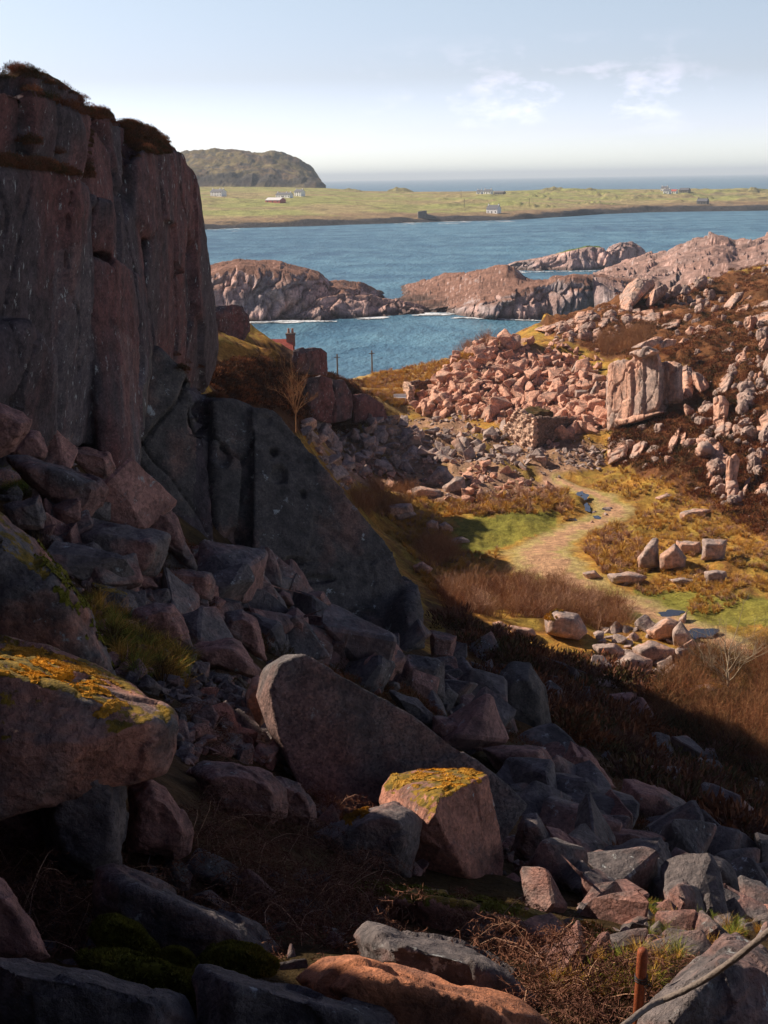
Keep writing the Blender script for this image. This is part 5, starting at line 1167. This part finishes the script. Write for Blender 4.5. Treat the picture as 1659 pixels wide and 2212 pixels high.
for nm, poly, mt, th in [('sunlit block with a spot of yellow moss above the rusty post', [(1250,1995),(1320,2000),(1320,2030),(1250,2030)], M_MOS, .1), ('long flat slab below the moss-topped upright boulder with green moss along it', [(764,1900),(1150,1950),(1100,1990),(764,1930)], M_MOG, -.1),
                         ('pink rock crusted with yellow moss in the bare thicket', [(1400,1470),(1580,1470),(1580,1510),(1400,1510)], M_MOS, -.05), ('dark wedge-shaped boulder leaning on the moss-topped upright boulder', [(740,1740),(800,1740),(790,1765),(750,1790)], M_MOS, -.1),
                         ('big grey boulder with a mossy left shoulder at the edge of the bare thicket', [(1165,1310),(1225,1310),(1200,1345),(1165,1350)], M_MOS, -.1), ('big lichened rock sloping steeply at the left edge, above the moss-topped boulder', [(0,1040),(140,1160),(230,1400),(256,1472),(200,1440),(60,1180)], M_MOG, .05)]:
    for o in bpy.data.objects:
        if o.get('label') == nm: moss(o, poly, mt, .025 if o.location.y < 60 else .08, th, .25, 5000)
def cushion(label, pts, d, mat=None):
    o = hero(label, pts, d, .5, mat or M_MOG, vox=40, name='moss_cushion', cat='moss', slope=.5, amp=1.2)
    me = o.data; V = getv(me); n = 14000; rs = np.random.RandomState(3); Nn = getn(me); i = rs.randint(len(V), size=n); p = V[i]; q = Nn[i]+rs.normal(size=(n, 3))*.5; q *= .03/np.linalg.norm(q, axis=1)[:, None]; sdv = rs.normal(size=(n, 3))*.006
    k = np.arange(n); link('shoots', mesh_np('shoots', np.vstack([p-sdv, p+sdv, p+q]), np.stack([k, k+n, k+2*n], 1), False, mat or M_MOG), parent=o)
cushion('green-brown moss cushion on the left end of the long diagonal slab, bottom left', [(196,2010),(215,1985),(250,1980),(300,2000),(340,2055),(330,2070),(230,2060)], 6.6)
cushion('wide moss mat between the diagonal slab and the corner slab', [(160,2062),(240,2060),(350,2075),(420,2100),(445,2140),(430,2160),(330,2140),(220,2095)], 5.9)
cushion('small domed moss cushion right of the wide moss mat', [(348,2062),(372,2050),(400,2056),(425,2085),(380,2090)], 6.1)
cushion('bright moss cushion at the foot of the long diagonal slab', [(430,2075),(455,2048),(500,2040),(550,2046),(598,2080),(590,2105),(500,2108),(440,2092)], 6.3)

# ---------------------------------------------------------------- built things
def empty(name, loc, label, cat, group=None, rz=0):
    o = bpy.data.objects.new(name, None); COL.objects.link(o); o.location = loc; o.rotation_euler.z = rz; tag(o, label, cat, group); return o
def flatmat(name, c, r=.8, ns=3., var=.25, metal=0.):
    m, nt, b = new_mat(name); tcn = N(nt, 'ShaderNodeTexCoord'); n = tex(nt, tcn.outputs['Object'], ns, 6, .65)
    col = mixc(nt, mrange(nt, n, .3, .7), tuple(q*(1-var) for q in c), tuple(min(1, q*(1+var)) for q in c)); nt.links.new(col, b.inputs['Base Color']); b.inputs['Roughness'].default_value = r; b.inputs['Metallic'].default_value = metal
    bump(nt, b, [(n, .01)]); return m
M_WHT = flatmat('whitewash', (.86, .85, .82), var=.06); M_SLT = flatmat('slate_roof', (.13, .13, .145)); M_GLS = flatmat('dark_glass', (.03, .035, .045), .25)
M_RED = flatmat('red_roof', (.42, .10, .075)); M_STN = flatmat('far_stone', (.17, .155, .14)); M_PLE = flatmat('poles', (.16, .13, .10)); M_TIN = flatmat('tin_roof', (.62, .60, .60))
def boxm(name, x0, x1, y0, y1, z0, z1, mat, parent, bev=0.):
    bm = bmesh.new(); bmesh.ops.create_cube(bm, size=1); 
    for v in bm.verts: v.co = ((x0+x1)/2+v.co.x*(x1-x0), (y0+y1)/2+v.co.y*(y1-y0), (z0+z1)/2+v.co.z*(z1-z0))
    if bev: bmesh.ops.bevel(bm, geom=bm.edges[:], offset=bev, segments=2, affect='EDGES')
    me = bpy.data.meshes.new(name); bm.to_mesh(me); bm.free(); return link(name, me, mat, parent)
def prism(name, pts_yz, x0, x1, mat, parent):
    n = len(pts_yz); V = [(x0, y, z) for y, z in pts_yz]+[(x1, y, z) for y, z in pts_yz]; me = bpy.data.meshes.new(name)
    me.from_pydata(V, [], [tuple(range(n))[::-1], tuple(range(n, 2*n))]+[(i, (i+1) % n, (i+1) % n+n, i+n) for i in range(n)]); me.update(); return link(name, me, mat, parent)
bpy.context.view_layer.update()
FB = bvh_of(FAR)
def far_house(label, px0, px1, pyb, wall, roof, dep=6., wm=M_WHT, rm=M_SLT, nwin=4, chim=2, rz=0., group=None, wing=False, name='house', fit=None):
    "wall, roof: heights in metres"
    h = hit(FB, (px0+px1)/2, pyb)
    if h[0] is None: return
    p = np.array(h[0]); w = (px1-px0)*p[1]/F*1.0; o = empty(name, (p[0], p[1]+dep/2, p[2]-.3), label, 'house' if name == 'house' else name.replace('_', ' '), group, -.7)
    if dep > 0: prism('wall', [(-dep/2, 0), (dep/2, 0), (dep/2, wall), (0, wall+roof), (-dep/2, wall)], -w/2, w/2, wm, o)
    t = .25
    for s in (-1, 1):
        prism('roof', [(s*(dep/2+.3), wall-.12), (0, wall+roof+.05), (0, wall+roof+.05+t), (s*(dep/2+.3), wall-.12+t)], -w/2-.2, w/2+.2, rm, o)
    for k in range(chim):
        x = (-w/2+.6) if k == 0 else ((w/2-.6) if k == 1 else -w/2+w*k/(chim)); c = boxm('chimney', x-.45, x+.45, -.45, .45, wall+roof-.4, wall+roof+1.3, wm, o); boxm('pot', x-.15, x+.15, -.15, .15, wall+roof+1.3, wall+roof+1.8, M_RED, c)
    for k in range(nwin):
        x = -w/2+w*(k+.5)/nwin; ww = min(.55, w/nwin*.3)
        boxm('window', x-ww, x+ww, -dep/2-.05, -dep/2+.1, 1.0, min(2.4, wall-.3), M_GLS, o)
        if wall > 4.6: boxm('window', x-ww, x+ww, -dep/2-.05, -dep/2+.1, 3.4, 4.6, M_GLS, o)
    boxm('door', -.5, .5, -dep/2-.08, -dep/2+.1, .2, 2.2, M_GLS, o)
    return o
far_house('long white hotel with a row of dormers, alone at the left of the far island', 454, 488, 424, 5.2, 2.6, 8, nwin=7, chim=3)
far_house('long low white farmhouse, left part of the farm in the middle of the far island', 594, 634, 427, 3.6, 2.2, 6, nwin=6, chim=3)
far_house('tall white gabled house at the right end of the farm', 637, 657, 424, 5.2, 2.6, 7, nwin=3, chim=2)
far_house('wide barn with a pale tin roof in front of the farm', 573, 616, 438, 3.0, 2.4, 9, wm=M_RED, rm=M_TIN, nwin=3, chim=0, name='barn')
far_house('lone white cottage with a dark roof near the shore', 1053, 1081, 461, 4.4, 3.6, 6.5, nwin=3, chim=2)
far_house('white cottage group on the skyline, left cottage', 1031, 1043, 419, 3.4, 2.0, 6, nwin=2)
far_house('white cottage group on the skyline, right and wider cottage', 1046, 1064, 419, 3.4, 2.2, 6, nwin=3)
far_house('grey stone byre right of the skyline cottages', 1068, 1092, 420, 2.8, 1.6, 6, wm=M_STN, rm=M_STN, nwin=2, chim=0, name='byre')
far_house('white gable-ended cottage beside the red-roofed shed', 1436, 1449, 419, 4.0, 2.6, 7, nwin=2, chim=2)
far_house('red-roofed shed in the right-hand farm', 1449, 1464, 418, 3.2, 2.2, 7, rm=M_RED, nwin=2, chim=0, name='shed')
far_house('dark barn at the right end of the right-hand farm', 1470, 1491, 416, 3.4, 2.6, 7, wm=M_STN, rm=M_SLT, nwin=2, chim=0, name='barn')
far_house('white house behind the red-roofed shed', 1430, 1444, 413, 4.2, 2.4, 6, nwin=3)
far_house('small grey stone cottage standing alone below the right-hand farm', 1508, 1531, 441, 3.4, 2.8, 6, wm=M_STN, rm=M_SLT, nwin=2, chim=2)
h_ = hit(FB, 913, 472)
if h_[0] is not None:
    o = empty('ruined_tower', tuple(h_[0]), 'dark square ruin on the far shore with a low wall beside it', 'ruin')
    hl = [[(-4.5, 0, -1), (4, 0, -1), (4, 6, -1), (-4.5, 6, -1), (-4.5, 0, 6.5), (3.6, 0, 7.4), (4, 6, 7), (-4.5, 6, 6.2)], [(3.5, 1, -1), (14, 1, -1), (14, 3, -1), (3.5, 3, -1), (3.5, 1, 4.2), (13, 1, 1.6), (13, 3, 1.6), (3.5, 3, 4)]]
    for k, hh in enumerate(hl): link('tower' if k == 0 else 'low_wall', rough(remeshed([hh], .35, 1), .25, 1.5), M_STN, o)
for k, (x, yb) in enumerate([(996,428),(1003,448),(1143,446),(1398,408)]):
    h = hit(FB, x, yb)
    if h[0] is not None: o = empty('utility_pole', tuple(h[0]), ['left one of two thin poles between the far shore ruin and the lone cottage', 'thin pole just left of the lone cottage', 'thin pole on the pasture right of the lone cottage', 'thin pole on the far skyline before the right-hand farm'][k], 'pole', 'poles on the far island'); boxm('post', -.22, .22, -.22, .22, -.5, 9, M_PLE, o)
# sheep-sized pale dots are too small to name; left out
# the near house behind the bluff
p = P(630, 748, 192.)
hz = p[2]
ho = empty('cottage', (p[0]-4.2, 192, hz-5.2), 'cottage hidden behind the bluff, only its red roof and brick chimney showing', 'house')
prism('wall', [(-3.4, 0), (3.4, 0), (3.4, 3.2), (0, 6.0), (-3.4, 3.2)], -5.5, 4.3, M_WHT, ho)
for s in (-1, 1): prism('roof', [(s*3.8, 2.95), (0, 6.1), (0, 6.35), (s*3.8, 3.2)], -5.8, 4.5, M_RED, ho)
ch = boxm('chimney', 3.45, 4.75, -.55, .55, 5.2, 7.15, flatmat('chimney_brick', (.25, .14, .11)), ho, .03); boxm('ledge', 3.35, 4.85, -.65, .65, 7.0, 7.25, M_STN, ch)
for s in (-.3, .3):
    bm = bmesh.new(); bmesh.ops.create_cone(bm, cap_ends=True, segments=12, radius1=.2, radius2=.16, depth=.75); me = bpy.data.meshes.new('pot'); bm.to_mesh(me); bm.free(); link('pot', me, flatmat('clay_pot', (.42, .22, .15)), ch, (4.1+s, 0, 7.6))
for x, y, lab in [(728, 765, 'wooden pole against the bay, left of the pair'), (803, 757, 'wooden pole against the bay, right of the pair')]:
    q = P(x, y, 212.); o = empty('utility_pole', (q[0], 212, q[2]-8), lab, 'pole', 'poles by the bay')
    bm = bmesh.new(); bmesh.ops.create_cone(bm, cap_ends=True, segments=10, radius1=.17, radius2=.12, depth=8.4); me = bpy.data.meshes.new('post'); bm.to_mesh(me); bm.free(); link('post', me, M_PLE, o, (0, 0, 3.8))
    boxm('crossarm', -.5, .5, -.06, .06, 7.4, 7.52, M_PLE, o)
# masonry
def masonry(name, c=(.40, .27, .18), d=(.16, .12, .10)):
    m, nt, b = new_mat(name); tcn = N(nt, 'ShaderNodeTexCoord'); mp = N(nt, 'ShaderNodeMapping'); mp.inputs['Scale'].default_value = (2.6, 2.6, 5.5); nt.links.new(tcn.outputs['Object'], mp.inputs[0])
    v1 = N(nt, 'ShaderNodeTexVoronoi', i_Scale=1.); nt.links.new(mp.outputs[0], v1.inputs['Vector']); v2 = N(nt, 'ShaderNodeTexVoronoi', feature='DISTANCE_TO_EDGE', i_Scale=1.); nt.links.new(mp.outputs[0], v2.inputs['Vector'])
    bw = N(nt, 'ShaderNodeRGBToBW'); nt.links.new(v1.outputs['Color'], bw.inputs[0]); col = mixc(nt, bw.outputs[0], tuple(q*.55 for q in c), tuple(q*1.3 for q in c)); col = mixc(nt, mrange(nt, v2.outputs[0], .01, .05, 1, 0), col, tuple(q*.35 for q in d)); nt.links.new(col, b.inputs['Base Color'])
    bump(nt, b, [(mrange(nt, v2.outputs[0], 0, .12), .05)]); return m
M_MAS = masonry('sunlit_rubble_masonry', (.72, .46, .33), (.5, .33, .26)); M_MAD = masonry('shaded_rubble_masonry', (.27, .17, .13))  # same stone in two tones: sun and shade are put into the colour
def wall_body(name, pts, mat, parent, base, vox=.12):
    me = remeshed([[np.array(q)-base for q in pts]], vox, 1); V = getv(me); Nn = getn(me); f1, f2, cid = worley(V/np.array([.42, .42, .24])); setv(me, V+Nn*((cid[:, 0]-.5)*.24-(1-sstep(0, .12, f2-f1))*.06+fbm(V/1.2, 3)*.22)[:, None]); return link(name, me, mat, parent)
cr_ = P(1152, 972, 146.); gx = np.array([-.6, .8, 0]); sx_ = np.array([.8, .6, 0]); zt = P(1152, 903, 146.)[2]
hut = empty('stone_hut', tuple(cr_), 'ruined drystone hut with a sunlit gable and a shaded side wall below the spoil heap', 'hut')
zb = cr_[2]-.8; thk = sx_*.7
g0 = cr_; g1_ = cr_+gx*5.3; apex = cr_+gx*3.0; za = P(1120, 882, 148.4)[2]; z1 = P(1096, 926, 150.2)[2]
wall_body('gable_wall', [(*a[:2], z) for q in (0, 1) for a, z in ((g0+thk*q, zb), (g1_+thk*q, zb), (g0+thk*q, zt), (apex+thk*q, za), (g1_+thk*q, z1))], M_MAS, hut, cr_)
c0 = cr_+sx_*.72; e0 = cr_+sx_*7.5
wall_body('side_wall', [(*a[:2], z) for q in (0, 1) for a, z in ((c0+gx*.7*q, zb), (e0+gx*.7*q, zb), (c0+gx*.7*q, zt-.05), (e0+gx*.7*q, zt-.9))], M_MAD, hut, cr_)
turf = [(*(cr_+gx*(1.2+3.0*b)+sx_*(1+3.5*a))[:2], z) for a in (0, 1) for b in (0, 1) for z in (zt-1.6, zt+.15+.3*b)]
link('turf_top', rough(remeshed([[np.array(q)-cr_ for q in turf]], .2, 3), .2, .8), M_HEAG, hut)
# roofless ruin at the left foot of the heap
q0 = P(884, 876, 172.); zt2 = P(884, 834, 172.)[2]; rz_ = empty('ruined_walls', tuple(q0), 'low roofless stone walls at the left foot of the spoil heap', 'ruin'); q1 = P(872, 868, 176.); q2 = P(940, 868, 180.)
wall_body('end_wall', [(q[0]+dx, q[1]+dy, z) for q, dx, dy in ((q0, 0, 0), (q0, .7, .1), (q1, 0, 0), (q1, .7, .1)) for z in (q0[2]-1, zt2)], M_MAS, rz_, q0)
wall_body('back_wall', [(q[0], q[1]+dy, z) for q, z2 in ((q1+np.array([.7, 0, 0]), zt2-.1), (q2, zt2-.5)) for dy in (0, .7) for z in (q0[2]-1, z2)], M_MAD, rz_, q0)
q = drop(864, 866); tb = empty('bench', (q[0], q[1], q[2]), 'small white bench outside the roofless walls', 'bench'); boxm('seat', -.9, .9, -.25, .25, .42, .5, M_WHT, tb, .02); boxm('backrest', -.9, .9, .2, .28, .5, .95, M_WHT, tb, .02)
for x in (-.8, .8): boxm('leg', x-.05, x+.05, -.22, .22, 0, .42, M_WHT, tb)

# rusty post with its wire lashing, and the wire rope
M_RST = None
def rust():
    m, nt, b = new_mat('rusty_iron'); tcn = N(nt, 'ShaderNodeTexCoord'); n = tex(nt, tcn.outputs['Object'], 22, 8, .7); n2 = tex(nt, tcn.outputs['Object'], 160, 3)
    col = mixc(nt, mrange(nt, n, .35, .65), (.20, .045, .018), (.36, .10, .035)); col = mixc(nt, mrange(nt, n2, .45, .7), col, (.10, .03, .02)); nt.links.new(col, b.inputs['Base Color']); b.inputs['Roughness'].default_value = .6; bump(nt, b, [(n, .004), (n2, .001)]); return m
M_RST = rust(); M_WIR = flatmat('dark_wire', (.05, .045, .045), .5, metal=.6)
def tube_obj(name, pts, r, mat, parent=None, seg=12, loc=None, twist=0):
    pts = np.array(pts, float); n = len(pts); V = []; Fc = []
    for i, p in enumerate(pts):
        t = pts[min(i+1, n-1)]-pts[max(i-1, 0)]; t /= np.linalg.norm(t)+1e-9; u_ = np.cross(t, [.2, .3, .93]); 
        if np.linalg.norm(u_) < .2: u_ = np.cross(t, [1., 0, 0])
        u_ /= np.linalg.norm(u_); v_ = np.cross(t, u_); rr = r[i] if hasattr(r, '__len__') else r
        for k in range(seg):
            a = 6.28318*k/seg; r2 = rr*(1+(.07*math.cos(6*a+twist*i) if twist else 0)); V.append(p+r2*(u_*math.cos(a)+v_*math.sin(a)))
    for i in range(n-1):
        for k in range(seg): a = i*seg+k; c = i*seg+(k+1) % seg; Fc.append((a, c, c+seg, a+seg))
    b0 = len(V); V += [pts[0], pts[-1]]; T_ = [(b0, (k+1) % seg, k) for k in range(seg)]+[(b0+1, (n-1)*seg+k, (n-1)*seg+(k+1) % seg) for k in range(seg)]
    me = bpy.data.meshes.new(name); me.from_pydata([tuple(v) for v in V], [], Fc+T_); me.polygons.foreach_set('use_smooth', np.full(len(me.polygons), True)); me.update(); return link(name, me, mat, parent, loc)
pt = P(1389, 2048, 6.2); pr = .031
post = empty('post', (pt[0], pt[1], pt[2]-1.3), 'rusty round iron post lashed with black wire at the bottom right', 'post')
prof = [(0, pr), (1.22, pr), (1.265, pr*1.02), (1.288, pr*.86), (1.298, pr*.5), (1.30, pr*.1)]
tube_obj('shaft', [(0.0-.02*(1.3-z)*1.2, 0, z) for z, r in prof], [r for z, r in prof], M_RST, post, 20)
hw = 1.3-(2127-2048)*6.2/F/.86
for k in range(3):
    zc = hw+.014*k; tube_obj('wire_loop', [(-.02*(1.3-zc)+.036*math.cos(a), .036*math.sin(a), zc+.004*math.sin(a*2+k)) for a in np.linspace(0, 6.28, 28)], .0035, M_WIR, post, 6)
rs_ = np.random.RandomState(2)
for k in range(4):
    p_ = np.array([.03, -.02, hw]); tt = [p_]
    for j in range(9): p_ = p_+np.array([.012*math.sin(j+k*2), -.004, -.004*j*(k % 2)+.008*math.cos(j*1.3+k)]); tt.append(p_)
    tube_obj('wire_end', tt, .0026, M_WIR, post, 6)
rope_pts = [(1290,2268,5.2),(1345,2218,5.35),(1385,2186,5.5),(1408,2170,5.6),(1432,2160,5.65),(1475,2142,5.6),(1530,2112,5.5),(1590,2070,5.35),(1659,2014,5.2),(1740,1945,5.0),(1860,1840,4.8)]
pp = np.array([P(*q) for q in rope_pts]); tt = np.linspace(0, len(pp)-1, 160); rp_ = np.stack([np.interp(tt, range(len(pp)), pp[:, c]) for c in range(3)], 1)
for _ in range(6): rp_[1:-1] = .25*rp_[:-2]+.5*rp_[1:-1]+.25*rp_[2:]
o = tube_obj('wire_rope', rp_, .0165, flatmat('weathered_rope', (.17, .135, .115), .7, 40, .35), None, 18, twist=.5); tag(o, 'thick weathered grey-brown wire rope slanting across the bottom right corner', 'rope')

# puddles and surf
def puddle_mat():
    m, nt, b = new_mat('still_water'); b.inputs['Base Color'].default_value = (.03, .035, .045, 1); b.inputs['Roughness'].default_value = .06; b.inputs['Specular IOR Level'].default_value = .6; return m
M_PUD = puddle_mat()
def puddle(px, py, rx, ry, seed):
    rs = np.random.RandomState(seed); th = np.linspace(0, 6.283, 40)[:-1]; rr = 1+.25*np.sin(2*th+rs.rand()*6)+.15*np.sin(5*th+rs.rand()*6)
    G = drop_many(np.c_[px+rx*rr*np.cos(th), py+ry*rr*np.sin(th)]); c = drop(px, py); z = H1(np.vstack([G[:, :2], c[None, :2]])); zz = np.percentile(z, 75)+.02
    V = np.vstack([np.c_[G[:, :2], np.full(len(G), zz)], [[c[0], c[1], zz]]]); n = len(G); Fc = np.array([(n, i, (i+1) % n) for i in range(n)])
    tag(link('puddle', mesh_np('puddle', V, Fc, False, M_PUD)), kind='structure')
for k, a in enumerate([(1450,1326,26,6), (1505,1374,40,9), (1252,1068,8,5), (1262,1082,9,7), (1268,1100,8,8), (1232,1122,12,3), (1290,1118,10,3), (1310,1100,8,4)]): puddle(*a, k)
def surf(paths):
    rs = np.random.RandomState(6); V = []; Fc = []
    for x0, y0, x1, y1, n, sc in paths:
        for i in range(n):
            t = rs.rand(); x = x0+(x1-x0)*t; y = y0+(y1-y0)*t+rs.normal()*1.2*sc; g = P(x, y, WD(x, y, .12)); r = abs(rs.normal())*.9*sc+.25; b = len(V); V.append(g)
            for a in np.linspace(0, 6.28, 8)[:-1]: V.append(g+np.array([math.cos(a)*r*2.2*rs.uniform(.6, 1.2), math.sin(a)*r*rs.uniform(.6, 1.2), rs.rand()*.15]))
            Fc += [(b, b+1+k, b+1+(k+1) % 7) for k in range(7)]
    tag(link('surf', mesh_np('surf', np.array(V), np.array(Fc), False, flatmat('sea_foam', (.75, .78, .80), .7, 1., .1))), kind='stuff')
surf([(535,696,625,694,170,1.), (625,694,720,694,50,.5), (780,689,830,687,24,.6), (905,681,985,677,60,.7), (1095,587,1130,587,50,.8), (985,686,1190,694,90,.4), (1130,588,1320,585,60,.4), (430,497,520,496,20,1.5), (850,484,1000,480,30,1.5), (1000,479,1100,477,20,1.5)])

# ---------------------------------------------------------------- sea air
def haze():
    bm = bmesh.new(); bmesh.ops.create_cube(bm, size=1)
    for v in bm.verts: v.co = (v.co.x*70000, 12500+v.co.y*29000, 60+v.co.z*136)
    me = bpy.data.meshes.new('haze'); bm.to_mesh(me); bm.free()
    m = bpy.data.materials.new('haze'); m.use_nodes = True; n = m.node_tree; n.nodes.clear(); o = N(n, 'ShaderNodeOutputMaterial'); v = N(n, 'ShaderNodeVolumePrincipled')
    v.inputs['Color'].default_value = (.76, .88, 1, 1); v.inputs['Density'].default_value = .00010; v.inputs['Anisotropy'].default_value = 0.; n.links.new(v.outputs[0], o.inputs['Volume'])
    tag(link('haze', me, m), kind='stuff')
haze()
